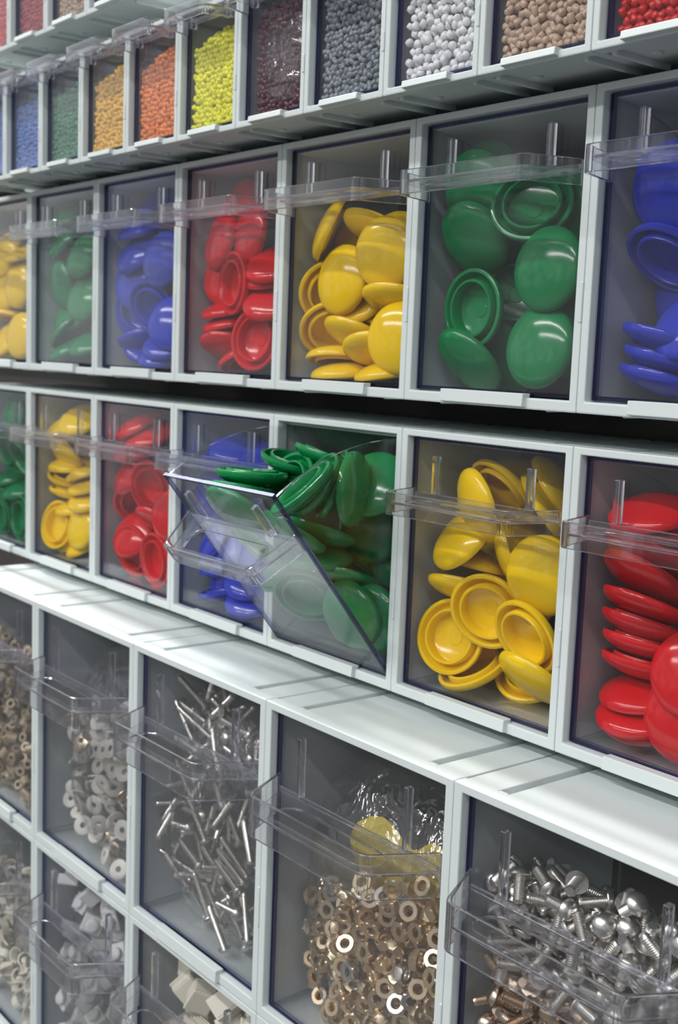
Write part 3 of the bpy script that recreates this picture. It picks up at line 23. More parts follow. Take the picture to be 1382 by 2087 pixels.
'spacer': [(0.0769,-0.0418,-0.2315,0.84,-0.53,0.06), (0.021,-0.0253,-0.2375,-0.95,-0.25,0.2), (0.1043,-0.0427,-0.2115,-0.18,-0.97,-0.14), (0.0753,-0.044,-0.2957,0.44,-0.89,-0.14), (0.0941,-0.04,-0.2677,-0.13,-0.96,0.24), (0.0958,-0.0434,-0.3116,0.94,-0.08,-0.33), (0.073,-0.0321,-0.262,0.68,-0.72,0.14), (0.0413,-0.0361,-0.3239,0.49,-0.84,-0.25), (0.028,-0.0251,-0.2509,0.47,-0.83,0.31), (0.0427,-0.041,-0.1979,0.98,0.05,0.18), (0.043,-0.0349,-0.2665,-0.26,0.44,0.86), (0.0711,-0.0398,-0.2686,-0.08,-0.76,0.64), (0.0818,-0.0401,-0.307,0.59,-0.78,0.2), (0.0166,-0.0283,-0.2448,0.06,-0.99,0.11), (0.0217,-0.0307,-0.2098,0.8,-0.58,-0.19), (0.0303,-0.0303,-0.2224,0.75,-0.6,0.27), (0.0733,-0.0352,-0.2999,0.65,-0.58,0.49), (0.0661,-0.0428,-0.236,0.92,-0.12,0.37), (0.0481,-0.0288,-0.2339,0.28,-0.95,-0.15), (0.0522,-0.0338,-0.3249,0.08,-0.92,-0.37), (0.0793,-0.0404,-0.3199,0.41,-0.8,0.44), (0.0863,-0.0369,-0.329,0.12,-0.79,0.6), (0.0837,-0.0426,-0.2475,0.09,-0.96,-0.27), (0.0376,-0.032,-0.3303,-0.89,-0.27,0.36), (0.0981,-0.0417,-0.204,0.44,-0.8,0.41), (0.1045,-0.0427,-0.2812,0.65,0.73,0.21), (0.0157,-0.0345,-0.2944,-0.94,0.23,-0.25), (0.031,-0.0384,-0.3179,0.92,-0.38,-0.07), (0.0489,-0.0308,-0.2997,0.86,-0.39,0.32), (0.0731,-0.0339,-0.3217,0.12,-0.59,-0.8), (0.0315,-0.0402,-0.2707,0.32,-0.95,-0.04), (0.0291,-0.0327,-0.3241,0.03,-0.96,-0.28), (0.0475,-0.0425,-0.237,-0.02,-0.53,-0.85), (0.0811,-0.0369,-0.2796,0.33,-0.91,0.25), (0.061,-0.0268,-0.2137,0.47,-0.52,0.71), (0.0794,-0.033,-0.2122,0.24,-0.72,0.65), (0.0873,-0.0384,-0.2144,0.16,-0.72,0.67), (0.0426,-0.0439,-0.3051,-0.44,0.83,0.35), (0.0674,-0.0426,-0.2827,-0.57,-0.81,0.15), (0.0501,-0.0252,-0.3287,0.44,-0.9,-0.04), (0.0666,-0.038,-0.2167,0.54,-0.82,-0.18), (0.0336,-0.0388,-0.2273,-0.83,0.52,0.2), (0.071,-0.0317,-0.3298,0.44,-0.9,0.05), (0.0572,-0.0384,-0.3182,-0.6,-0.63,-0.49), (0.0271,-0.0216,-0.2789,0.51,-0.86,-0.02), (0.0509,-0.0283,-0.2463,0.72,-0.66,-0.21), (0.1044,-0.0437,-0.2227,0.95,0.31,-0.03), (0.0427,-0.0429,-0.2201,0.82,-0.57,0), (0.04,-0.0419,-0.297,0.21,-0.78,0.6), (0.0181,-0.0383,-0.2034,-0.23,-0.9,0.36), (0.0463,-0.0347,-0.2539,0.05,-0.76,0.65), (0.0317,-0.039,-0.2536,-0.88,-0.15,0.45), (0.0873,-0.037,-0.2998,0.76,-0.62,0.19), (0.0708,-0.0313,-0.2364,-0.25,-0.94,-0.23), (0.0555,-0.0371,-0.2668,-0.09,-0.74,-0.67), (0.0413,-0.035,-0.3091,-0.82,0.32,0.47), (0.0532,-0.0436,-0.2239,0.13,-0.38,-0.92), (0.03,-0.0422,-0.2935,0.37,-0.91,-0.16), (0.0853,-0.0394,-0.2396,0.4,-0.9,0.17), (0.0934,-0.042,-0.3216,0.68,0.4,-0.62), (0.0949,-0.0416,-0.2837,0.39,-0.73,0.56), (0.0578,-0.031,-0.26,-0.81,-0.56,0.19), (0.0492,-0.0218,-0.3123,0.92,-0.31,0.22), (0.026,-0.035,-0.2773,0.67,-0.73,-0.14), (0.0484,-0.036,-0.2805,0.64,-0.77,-0.01), (0.0618,-0.0255,-0.3008,0.67,-0.73,-0.09), (0.0659,-0.0397,-0.3133,0.24,-0.9,-0.36), (0.0565,-0.0251,-0.3188,-0.04,0.41,0.91), (0.0094,-0.0183,-0.2363,-0.17,-0.97,0.18), (0.0504,-0.0415,-0.3005,0.34,0.53,0.78), (0.0963,-0.04,-0.2553,-0.76,-0.04,-0.65), (0.079,-0.0432,-0.2103,0.37,-0.33,-0.87), (0.0325,-0.0205,-0.3177,0.17,-0.98,-0.06), (0.0423,-0.0299,-0.2411,0.2,-0.96,-0.21), (0.0571,-0.0349,-0.2069,0.7,-0.68,-0.19), (0.0913,-0.0431,-0.2219,0.11,-0.87,-0.47), (0.0607,-0.0401,-0.2565,0.67,-0.59,0.45), (0.0487,-0.0406,-0.2043,0.62,-0.08,0.78), (0.0084,-0.0244,-0.3061,0.82,-0.49,-0.31), (0.08,-0.0372,-0.2665,-0.1,0.62,0.78), (0.0451,-0.0331,-0.3169,0.95,-0.06,-0.3), (0.0273,-0.0401,-0.3298,0.86,-0.41,-0.31), (0.084,-0.0329,-0.3198,0.11,0.57,-0.81), (0.078,-0.0334,-0.226,0.64,-0.77,0.1), (0.0391,-0.0331,-0.2933,-0.24,0.75,0.61), (0.0649,-0.0292,-0.321,0.68,-0.64,0.36), (0.0392,-0.0397,-0.2833,0.66,-0.75,-0.1), (0.0406,-0.0254,-0.2185,0.67,-0.74,-0.04), (0.033,-0.0346,-0.2407,0.47,-0.85,0.22), (0.0458,-0.0381,-0.2901,-0.07,-0.52,0.85), (0.0315,-0.0377,-0.216,0.89,-0.46,-0.06), (0.0427,-0.0347,-0.2091,0.09,0.66,-0.74), (0.0622,-0.0251,-0.2239,0.21,-0.95,0.24), (0.0235,-0.0381,-0.265,0.31,-0.63,0.71), (0.0053,-0.0227,-0.2953,0.01,-0.97,0.24), (0.0132,-0.0352,-0.2841,-0.15,-0.89,-0.42), (0.1077,-0.0434,-0.3228,0.03,-0.98,-0.2), (0.096,-0.039,-0.3303,0.46,-0.88,-0.07), (0.0652,-0.0301,-0.3089,0.63,-0.69,0.35), (0.0629,-0.0387,-0.2298,-0.08,-0.96,-0.25), (0.0834,-0.0427,-0.2257,0.6,-0.79,-0.06), (0.005,-0.0236,-0.2753,0.79,0.06,-0.62), (0.0052,-0.0275,-0.2475,0.61,-0.56,-0.56), (0.0127,-0.0113,-0.2862,0.64,-0.76,-0.1), (0.049,-0.0206,-0.2683,0.6,-0.66,0.44), (0.0106,-0.0336,-0.2385,0.33,-0.76,-0.55), (0.0796,-0.0332,-0.2453,0.55,-0.81,0.19), (0.0319,-0.0398,-0.2083,0.96,-0.22,0.18), (0.0617,-0.0392,-0.3027,0.42,-0.83,-0.36), (0.0621,-0.0389,-0.2759,-0.43,0.43,-0.8)],
'clip': [(0.0665,-0.0329,-0.4276,0.33,-0.93,0.14), (0.019,-0.036,-0.4945,0.15,-0.97,-0.2), (0.0084,-0.0244,-0.5178,0.26,-0.85,-0.45), (0.0613,-0.0329,-0.495,0.71,-0.51,0.49), (0.0652,-0.0272,-0.4086,0.57,-0.8,0.18), (0.0167,-0.0215,-0.4178,0.72,-0.34,0.6), (0.0319,-0.0084,-0.451,0.2,-0.67,-0.72), (0.0637,-0.0344,-0.5183,-0.46,-0.58,-0.67), (0.039,-0.0357,-0.4857,0.34,-0.6,-0.72), (0.0752,-0.0322,-0.4146,0.52,-0.57,0.64), (0.0174,-0.0088,-0.4731,-0.28,-0.83,-0.48), (0.0445,-0.0212,-0.4964,-0.71,0.63,-0.31), (0.0265,-0.0297,-0.4823,0.15,-0.84,0.52), (0.0076,-0.0134,-0.5007,0.58,-0.63,0.52), (0.0197,-0.0241,-0.4664,0.43,-0.87,-0.23), (0.0151,-0.0209,-0.4907,0.22,-0.76,0.61), (0.0263,-0.0361,-0.4043,0.14,-0.98,0.16), (0.0678,-0.0249,-0.4687,0.96,0.28,0.03), (0.0047,-0.0243,-0.4206,-0.95,0.27,0.18), (0.038,-0.0204,-0.4186,0.65,-0.76,-0.07), (0.0633,-0.021,-0.4934,0.33,-0.91,-0.26), (0.0371,-0.0296,-0.4485,0.15,-0.98,0.14), (0.0217,-0.0385,-0.5159,-0.04,-0.93,-0.35), (0.0577,-0.025,-0.4556,0.68,0,-0.74), (0.0346,-0.0296,-0.4731,0.32,-0.67,0.68), (0.0517,-0.0353,-0.4387,0.1,-0.09,-0.99), (0.028,-0.029,-0.4337,0.39,-0.91,-0.14), (0.0815,-0.0334,-0.4877,0.28,-0.85,0.44), (0.0153,-0.0244,-0.4368,-0.51,-0.53,-0.68), (0.0485,-0.0319,-0.4242,0.12,-0.95,-0.29), (0.0998,-0.0378,-0.5125,0.2,-0.84,0.51), (0.089,-0.0327,-0.412,-0.08,-0.75,0.66), (0.0798,-0.0345,-0.3986,0.78,-0.63,-0.04), (0.079,-0.0362,-0.5042,0.61,-0.21,0.76), (0.0752,-0.0374,-0.4566,-0.21,0.94,0.27), (0.0299,-0.0088,-0.4882,0.71,-0.44,-0.55), (0.0813,-0.0328,-0.427,-0.44,-0.83,0.36), (0.0101,-0.0294,-0.456,0.34,-0.93,0.13), (0.0224,-0.0385,-0.4429,-0.34,-0.07,0.94), (0.0078,-0.0228,-0.506,0.3,-0.93,-0.21), (0.0073,-0.025,-0.4797,0.5,-0.85,-0.16), (0.0576,-0.035,-0.4172,0.6,-0.76,0.23), (0.0633,-0.0365,-0.4746,0.04,-0.93,0.36), (0.0299,-0.0259,-0.5183,0.05,-0.8,-0.6), (0.0441,-0.0298,-0.5102,-0.46,-0.88,-0.09), (0.0511,-0.019,-0.5127,0.26,-0.86,0.45), (0.0283,-0.0353,-0.5047,-0.12,-0.98,-0.13), (0.0069,-0.0018,-0.4491,-0.91,-0.31,-0.28), (0.0411,-0.0296,-0.4121,0.42,-0.87,0.25), (0.0185,-0.0116,-0.439,0.62,-0.09,0.78), (0.046,-0.0218,-0.4606,0.26,-0.96,-0.01), (0.0443,-0.0201,-0.4322,0.28,0.19,-0.94), (0.0662,-0.023,-0.5168,0.18,-0.97,0.19), (0.0449,-0.0373,-0.4958,0.72,-0.53,-0.44), (0.087,-0.0353,-0.5172,0.24,-0.97,-0.09), (0.0321,-0.0132,-0.4381,-0.61,-0.65,0.46), (0.0198,-0.0373,-0.4199,0.05,-0.91,0.41), (0.0379,-0.0371,-0.4615,-0.08,-1,-0.02), (0.0301,-0.0223,-0.5047,-0.23,0.54,0.81), (0.0663,-0.0294,-0.484,-0.72,-0.64,-0.27), (0.0942,-0.038,-0.487,-0.03,-0.97,0.24), (0.0207,-0.0252,-0.4486,-0.3,-0.95,0.1), (0.0834,-0.0374,-0.4701,-0.58,0.56,-0.59), (0.0701,-0.0322,-0.445,0.01,1,0.05)],
'block': [(0.2077,-0.0341,-0.4076,0.6,-0.31,-0.74), (0.2108,-0.028,-0.374,-0.53,-0.83,0.18), (0.2073,-0.0367,-0.4633,0.12,-0.55,0.83), (0.1841,-0.0399,-0.4187,-0.07,-0.96,0.26), (0.1631,-0.0174,-0.4044,0.39,-0.7,0.6), (0.1993,-0.0229,-0.4249,0.29,-0.93,0.24), (0.1701,-0.0239,-0.4573,0.21,-0.85,0.49), (0.1978,-0.0357,-0.3925,0.84,-0.48,0.26), (0.239,-0.0339,-0.4324,-0.31,-0.92,0.25), (0.1663,-0.0118,-0.4961,-0.7,-0.65,0.3), (0.1777,-0.0191,-0.4287,0.02,-0.97,0.24), (0.1614,-0.0087,-0.4168,0.57,-0.82,-0.05), (0.2105,-0.0133,-0.439,0.53,-0.74,0.42), (0.2282,-0.0276,-0.3866,0.61,-0.79,0.12), (0.1621,-0.0256,-0.485,0.45,-0.83,0.35), (0.2012,-0.0101,-0.4572,0.86,0.39,0.32), (0.1741,-0.0316,-0.3866,0.13,-0.86,0.5), (0.1878,-0.0134,-0.41,0.82,-0.58,0.01), (0.1909,-0.0325,-0.3724,-0.5,0.76,0.41), (0.183,-0.0351,-0.4747,-0.7,-0.08,-0.71), (0.1617,-0.0365,-0.3697,-0.32,0.34,0.88), (0.1639,-0.0287,-0.4432,-0.32,-0.63,0.71), (0.2237,-0.0279,-0.4514,0.78,0.31,-0.54), (0.2181,-0.0328,-0.4248,0.6,0.43,0.67), (0.2113,-0.0169,-0.3953,-0.02,-0.51,-0.86), (0.1638,-0.0243,-0.3922,0.48,-0.85,0.22), (0.193,-0.014,-0.3825,-0.53,-0.59,0.61), (0.2009,-0.0363,-0.4822,0.39,-0.92,0.07), (0.1889,-0.0325,-0.4414,0.54,-0.77,-0.33), (0.1699,-0.0393,-0.4906,-0.17,0.95,-0.27), (0.1887,-0.0135,-0.4407,-0.54,-0.79,0.28), (0.1582,-0.0276,-0.5052,0.94,0.34,0.08), (0.2428,-0.0379,-0.3962,0.34,-0.8,0.5), (0.1875,-0.0165,-0.4884,0.39,-0.74,0.55), (0.2516,-0.0302,-0.4492,0.36,-0.7,0.62), (0.1892,-0.0265,-0.4015,0.39,-0.91,0.13), (0.2055,-0.0386,-0.4341,0.04,-0.86,0.51), (0.186,-0.0323,-0.4594,0.61,-0.14,0.78), (0.1771,-0.0037,-0.395,0.43,0.14,0.89), (0.1622,-0.0396,-0.4667,0.12,-0.92,0.38), (0.163,-0.0359,-0.4102,0.15,-0.53,-0.84), (0.2495,-0.032,-0.4137,-0.15,-0.92,0.37), (0.2326,-0.0384,-0.3729,0.53,-0.84,-0.08), (0.1616,-0.005,-0.4554,-0.26,-0.83,-0.5), (0.207,-0.0215,-0.4781,-0.41,-0.91,0.02), (0.1715,-0.0155,-0.4687,0.19,-0.98,0.09), (0.1622,-0.0362,-0.4308,0.11,-0.86,0.5), (0.1678,0.0002,-0.475,-0.45,-0.52,0.73), (0.2287,-0.0325,-0.4091,-0.33,-0.67,0.66), (0.227,-0.0226,-0.4702,-0.21,-0.34,-0.92), (0.1772,0.0039,-0.4162,-0.14,-0.99,0.04), (0.1611,-0.0053,-0.438,0.64,0.28,0.71)],
'plug': [(0.3819,-0.0112,-0.4071,0.02,-0.36,0.93), (0.3451,-0.0358,-0.4064,0.15,0.97,-0.17), (0.3443,0.0092,-0.4195,0.45,-0.6,0.66), (0.3147,-0.0328,-0.4384,0.59,-0.42,0.69), (0.3939,-0.0336,-0.3974,-0.11,-0.71,0.7), (0.3135,-0.0211,-0.377,0.13,-0.97,0.19), (0.3166,0.0126,-0.4075,-0.07,-0.55,0.83), (0.3552,-0.0088,-0.3819,-0.33,0.55,0.77), (0.3472,-0.0344,-0.3798,-0.76,0.55,0.33), (0.3149,-0.005,-0.4392,0.37,-0.29,0.88), (0.3168,0.0121,-0.374,-0.12,-0.67,0.73), (0.3137,-0.0138,-0.4171,0.64,-0.75,0.15), (0.3726,-0.0255,-0.3938,-0,0.51,-0.86), (0.3389,-0.0151,-0.4279,0.29,-0.53,0.8), (0.365,-0.0325,-0.4152,0.01,0.07,-1), (0.339,-0.0029,-0.3989,0.62,-0.64,0.45), (0.314,0.0098,-0.4536,0.61,-0.36,0.71), (0.3212,-0.0336,-0.416,0.64,0.38,0.67), (0.3142,-0.0022,-0.3908,-0.62,-0.29,-0.73), (0.3594,-0.0043,-0.409,0.36,-0.31,0.88), (0.4093,-0.0339,-0.3753,0.75,-0.06,0.65), (0.3716,-0.0332,-0.3748,0.55,-0.59,0.59), (0.3917,-0.0162,-0.3781,0.1,-0.79,0.6), (0.3286,-0.0329,-0.3837,0.86,-0.48,0.2), (0.3317,0.0296,-0.4425,-0.34,-0.78,0.53), (0.3201,0.0204,-0.4257,0.71,-0.42,0.57)]}
scene = bpy.context.scene
COL = scene.collection
PI = math.pi

# ------------------------------------------------------------ materials
def new_mat(name):
    m = bpy.data.materials.new(name); m.use_nodes = True
    nt = m.node_tree
    for n in list(nt.nodes): nt.nodes.remove(n)
    return m, nt, nt.nodes, nt.links

def principled(name, color, rough=.4, metal=0., noise=0., nscale=60., bump=0., bscale=300., spec=.5, coat=0., trans=0., ior=1.5):
    m, nt, N, L = new_mat(name)
    out = N.new('ShaderNodeOutputMaterial'); b = N.new('ShaderNodeBsdfPrincipled')
    L.new(b.outputs[0], out.inputs[0])
    b.inputs['Base Color'].default_value = (*color, 1)
    b.inputs['Roughness'].default_value = rough; b.inputs['Metallic'].default_value = metal
    b.inputs['Specular IOR Level'].default_value = spec; b.inputs['Coat Weight'].default_value = coat
    b.inputs['Transmission Weight'].default_value = trans; b.inputs['IOR'].default_value = ior
    if noise or bump:
        tc = N.new('ShaderNodeTexCoord')
    if noise:
        nz = N.new('ShaderNodeTexNoise'); nz.inputs['Scale'].default_value = nscale; nz.inputs['Detail'].default_value = 4
        L.new(tc.outputs['Object'], nz.inputs['Vector'])
        mx = N.new('ShaderNodeMix'); mx.data_type = 'RGBA'
        mx.inputs[6].default_value = (*[c*(1-noise) for c in color], 1); mx.inputs[7].default_value = (*[min(1, c*(1+noise)) for c in color], 1)
        L.new(nz.outputs[0], mx.inputs[0]); L.new(mx.outputs[2], b.inputs['Base Color'])
    if bump:
        n2 = N.new('ShaderNodeTexNoise'); n2.inputs['Scale'].default_value = bscale; n2.inputs['Detail'].default_value = 3
        L.new(tc.outputs['Object'], n2.inputs['Vector'])
        bp = N.new('ShaderNodeBump'); bp.inputs['Strength'].default_value = bump; bp.inputs['Distance'].default_value = .001
        L.new(n2.outputs[0], bp.inputs['Height']); L.new(bp.outputs[0], b.inputs['Normal'])
    return m

def clear(name, tint, f0, grey, rough=.05, bump=0., bscale=120., haze=0., k=1.):
    """thin transparent plastic: see-through, a reflection that rises towards grazing, a little surface haze"""
    m, nt, N, L = new_mat(name)
    out = N.new('ShaderNodeOutputMaterial')
    tr = N.new('ShaderNodeBsdfTransparent'); tr.inputs[0].default_value = (*tint, 1)
    gl = N.new('ShaderNodeBsdfGlossy'); gl.inputs['Roughness'].default_value = rough; gl.inputs[0].default_value = (*grey, 1)
    lw = N.new('ShaderNodeLayerWeight'); lw.inputs['Blend'].default_value = .5
    pw = N.new('ShaderNodeMath'); pw.operation = 'POWER'; pw.inputs[1].default_value = 4.
    L.new(lw.outputs['Facing'], pw.inputs[0])
    ma = N.new('ShaderNodeMath'); ma.operation = 'MULTIPLY_ADD'; ma.inputs[1].default_value = .9*k; ma.inputs[2].default_value = f0
    ma.use_clamp = True
    L.new(pw.outputs[0], ma.inputs[0])
    mix = N.new('ShaderNodeMixShader'); L.new(ma.outputs[0], mix.inputs[0])
    base = tr
    if haze:
        tc = N.new('ShaderNodeTexCoord'); nz = N.new('ShaderNodeTexNoise'); nz.inputs['Scale'].default_value = 30; nz.inputs['Detail'].default_value = 6
        L.new(tc.outputs['Object'], nz.inputs['Vector'])
        mm = N.new('ShaderNodeMath'); mm.operation = 'MULTIPLY'; mm.inputs[1].default_value = haze*2
        L.new(nz.outputs[0], mm.inputs[0])
        df = N.new('ShaderNodeBsdfDiffuse'); df.inputs[0].default_value = (.8, .82, .85, 1)
        m2 = N.new('ShaderNodeMixShader'); L.new(mm.outputs[0], m2.inputs[0]); L.new(tr.outputs[0], m2.inputs[1]); L.new(df.outputs[0], m2.inputs[2])
        base = m2
    L.new(base.outputs[0], mix.inputs[1]); L.new(gl.outputs[0], mix.inputs[2]); L.new(mix.outputs[0], out.inputs[0])
    if bump:
        tc = N.new('ShaderNodeTexCoord')
        n2 = N.new('ShaderNodeTexNoise'); n2.inputs['Scale'].default_value = bscale; n2.inputs['Detail'].default_value = 3; n2.inputs['Distortion'].default_value = 1.5
        L.new(tc.outputs['Object'], n2.inputs['Vector'])
        bp = N.new('ShaderNodeBump'); bp.inputs['Strength'].default_value = bump; bp.inputs['Distance'].default_value = .004
        L.new(n2.outputs[0], bp.inputs['Height']); L.new(bp.outputs[0], gl.inputs['Normal']); L.new(bp.outputs[0], lw.inputs['Normal'])
    return m

M = dict(
    frame=principled('pale_grey_plastic', (.60, .66, .66), .42, noise=.03, nscale=25, bump=.06, bscale=900),
    pane=clear('clear_tray_plastic', (.95, .95, .955), .017, (.95, .97, 1), .06, haze=.006, k=.75),
    rim=clear('clear_tray_edge', (.22, .22, .42), .05, (.7, .73, 1), .3, k=.35),
    edge=clear('clear_tray_lip', (.5, .5, .75), .42, (.9, .93, 1), .1, k=.5),
    handle_edge=clear('thick_plastic_edge', (.80, .80, .95), .34, (1, 1, 1), .12, k=.6),
    film=clear('crinkled_bag_film', (.95, .95, .94), .11, (1, 1, 1), .10, bump=1., bscale=38, haze=.015),
    yellow=principled('yellow_cap_plastic', (.90, .60, .001), .14, noise=.05, nscale=80, spec=.5),
    green=principled('green_cap_plastic', (.004, .20, .058), .14, noise=.12, nscale=120, spec=.55),
    blue=principled('blue_cap_plastic', (.022, .040, .46), .14, noise=.08, nscale=80, spec=.5),
    red=principled('red_cap_plastic', (.62, .008, .012), .14, noise=.05, nscale=80, spec=.5),
    steel=principled('bright_nickel_steel', (.80, .78, .74), .27, 1., bump=.05, bscale=500),
    nut=principled('zinc_nut_steel', (.88, .71, .50), .3, 1., noise=.15, nscale=200),
    copper_and_reflection=principled('coppery_steel_and_reflection', (.72, .58, .45), .27, 1.),  # own tone of some washers; on the bolts a brown reflection painted as colour
    washer=principled('milky_nylon', (.66, .64, .60), .4, noise=.1, nscale=100),
    spacer=principled('tan_metal_spacer', (.42, .34, .24), .4, .3, noise=.3, nscale=150),
    clip=principled('cream_nylon_clip', (.80, .77, .66), .45, noise=.05),
    block=principled('grey_white_block', (.62, .63, .64), .5, noise=.08),
    plug=principled('cream_plastic_plug', (.82, .78, .66), .45, noise=.05),
    card=principled('yellow_card', (.58, .46, .03), .6, noise=.1, nscale=40),
    wall=principled('dark_wall_panel', (.045, .043, .04), .7, noise=.1, nscale=8),
    rail=principled('dark_rail_steel', (.06, .06, .06), .5, .3),
    floor=principled('shop_floor', (.09, .088, .085), .5, noise=.15, nscale=6),
)
def handle_mat():
    m, nt, N, L = new_mat('thick_clear_plastic')
    out = N.new('ShaderNodeOutputMaterial')
    b = N.new('ShaderNodeBsdfPrincipled'); b.inputs['Base Color'].default_value = (.985, .985, 1, 1)
    b.inputs['Roughness'].default_value = .03; b.inputs['Transmission Weight'].default_value = 1; b.inputs['IOR'].default_value = 1.48
    t = N.new('ShaderNodeBsdfTransparent'); t.inputs[0].default_value = (.96, .96, .98, 1)
    mx = N.new('ShaderNodeMixShader'); mx.inputs[0].default_value = .12
    L.new(b.outputs[0], mx.inputs[1]); L.new(t.outputs[0], mx.inputs[2]); L.new(mx.outputs[0], out.inputs[0])
    return m
M['handle'] = handle_mat()
PEL = {}
def pellet_mat(name, c, rough=.35):
    if name not in PEL: PEL[name] = principled(name + '_pellet_plastic', c, rough, noise=.28, nscale=130)
    return PEL[name]

# ------------------------------------------------------------ helpers
def link(name, bm, mats, parent=None, bevel=0., smooth=False, seg=2, bmat=-1):
    me = bpy.data.meshes.new(name)
    bmesh.ops.recalc_face_normals(bm, faces=bm.faces[:])
    bm.to_mesh(me); bm.free()
    for m in (mats if isinstance(mats, (list, tuple)) else [mats]): me.materials.append(m)
    if smooth:
        for p in me.polygons: p.use_smooth = True
        if smooth == 'angle': me.set_sharp_from_angle(angle=math.radians(38))
    o = bpy.data.objects.new(name, me); COL.objects.link(o)
    if parent: o.parent = parent
    if bevel:
        b = o.modifiers.new('bevel', 'BEVEL'); b.width = bevel; b.segments = seg; b.limit_method = 'ANGLE'; b.angle_limit = math.radians(40); b.material = bmat
    return o

def tag(o, label=None, cat=None, group=None, kind=None):
    if label: o['label'] = label
    if cat: o['category'] = cat
    if group: o['group'] = group
    if kind: o['kind'] = kind
    return o

def empty(name, loc=(0, 0, 0)):
    o = bpy.data.objects.new(name, None); COL.objects.link(o); o.location = loc; o.empty_display_size = .01
    return o

def copy_tree(o, parent=None):
    c = o.copy(); COL.objects.link(c)
    if parent: c.parent = parent
    for ch in KIDS.get(o, list(o.children)): copy_tree(ch, c)
    return c
KIDS = {}

def box(bm, x0, x1, y0, y1, z0, z1, mi=0):
    vs = [bm.verts.new(p) for p in ((x0, y0, z0), (x1, y0, z0), (x1, y1, z0), (x0, y1, z0), (x0, y0, z1), (x1, y0, z1), (x1, y1, z1), (x0, y1, z1))]
    for q in ((0, 3, 2, 1), (4, 5, 6, 7), (0, 1, 5, 4), (1, 2, 6, 5), (2, 3, 7, 6), (3, 0, 4, 7)):
        f = bm.faces.new([vs[i] for i in q]); f.material_index = mi

def prism(bm, poly, axis, a, b, mi=0, rim=None):
    """poly: 2-D points in the two other axes, extruded from a to b along axis (0 x, 2 z)"""
    def pt(p, t): return (t, p[0], p[1]) if axis == 0 else (p[0], p[1], t)
    A = [bm.verts.new(pt(p, a)) for p in poly]; B = [bm.verts.new(pt(p, b)) for p in poly]
    bm.faces.new(A).material_index = mi; bm.faces.new(B[::-1]).material_index = mi
    n = len(poly)
    for i in range(n):
        f = bm.faces.new((A[i], B[i], B[(i+1) % n], A[(i+1) % n])); f.material_index = mi if rim is None else rim

def holed(bm, outer, inner, z0, z1):
    """flat plate with one hole between z0 and z1; outer and inner are 2-D loops"""
    es = []; loops = []
    for lp in (outer, inner):
        vs = [bm.verts.new((x, y, z0)) for x, y in lp]; loops.append(vs)
        es += [bm.edges.new((vs[i], vs[(i+1) % len(vs)])) for i in range(len(vs))]
    r = bmesh.ops.triangle_fill(bm, use_beauty=True, edges=es)
    fs = [g for g in r['geom'] if isinstance(g, bmesh.types.BMFace)]
    top = {}
    for vs in loops:
        for v in vs: top[v] = bm.verts.new((v.co.x, v.co.y, z1))
    for f in fs: bm.faces.new([top[v] for v in reversed(f.verts[:])])
    for vs in loops:
        n = len(vs)
        for i in range(n): bm.faces.new((vs[i], vs[(i+1) % n], top[vs[(i+1) % n]], top[vs[i]]))

def lathe(bm, prof, n=32, closed=False, mi=0):
    rings = []
    for r, z in prof:
        if r < 1e-7: rings.append([bm.verts.new((0, 0, z))])
        else: rings.append([bm.verts.new((r*math.cos(2*PI*i/n), r*math.sin(2*PI*i/n), z)) for i in range(n)])
    m = len(rings)
    for k in range(m if closed else m-1):
        a, b = rings[k], rings[(k+1) % m]
        for i in range(n):
            j = (i+1) % n
            if len(a) == 1 and len(b) == 1: continue
            if len(a) == 1: f = bm.faces.new((a[0], b[i], b[j]))
            elif len(b) == 1: f = bm.faces.new((a[i], b[0], a[j]))
            else: f = bm.faces.new((a[i], b[i], b[j], a[j]))
            f.material_index = mi

def arc(cx, cy, r, a0, a1, n):
    return [(cx + r*math.cos(math.radians(a0+(a1-a0)*i/n)), cy + r*math.sin(math.radians(a0+(a1-a0)*i/n))) for i in range(n+1)]

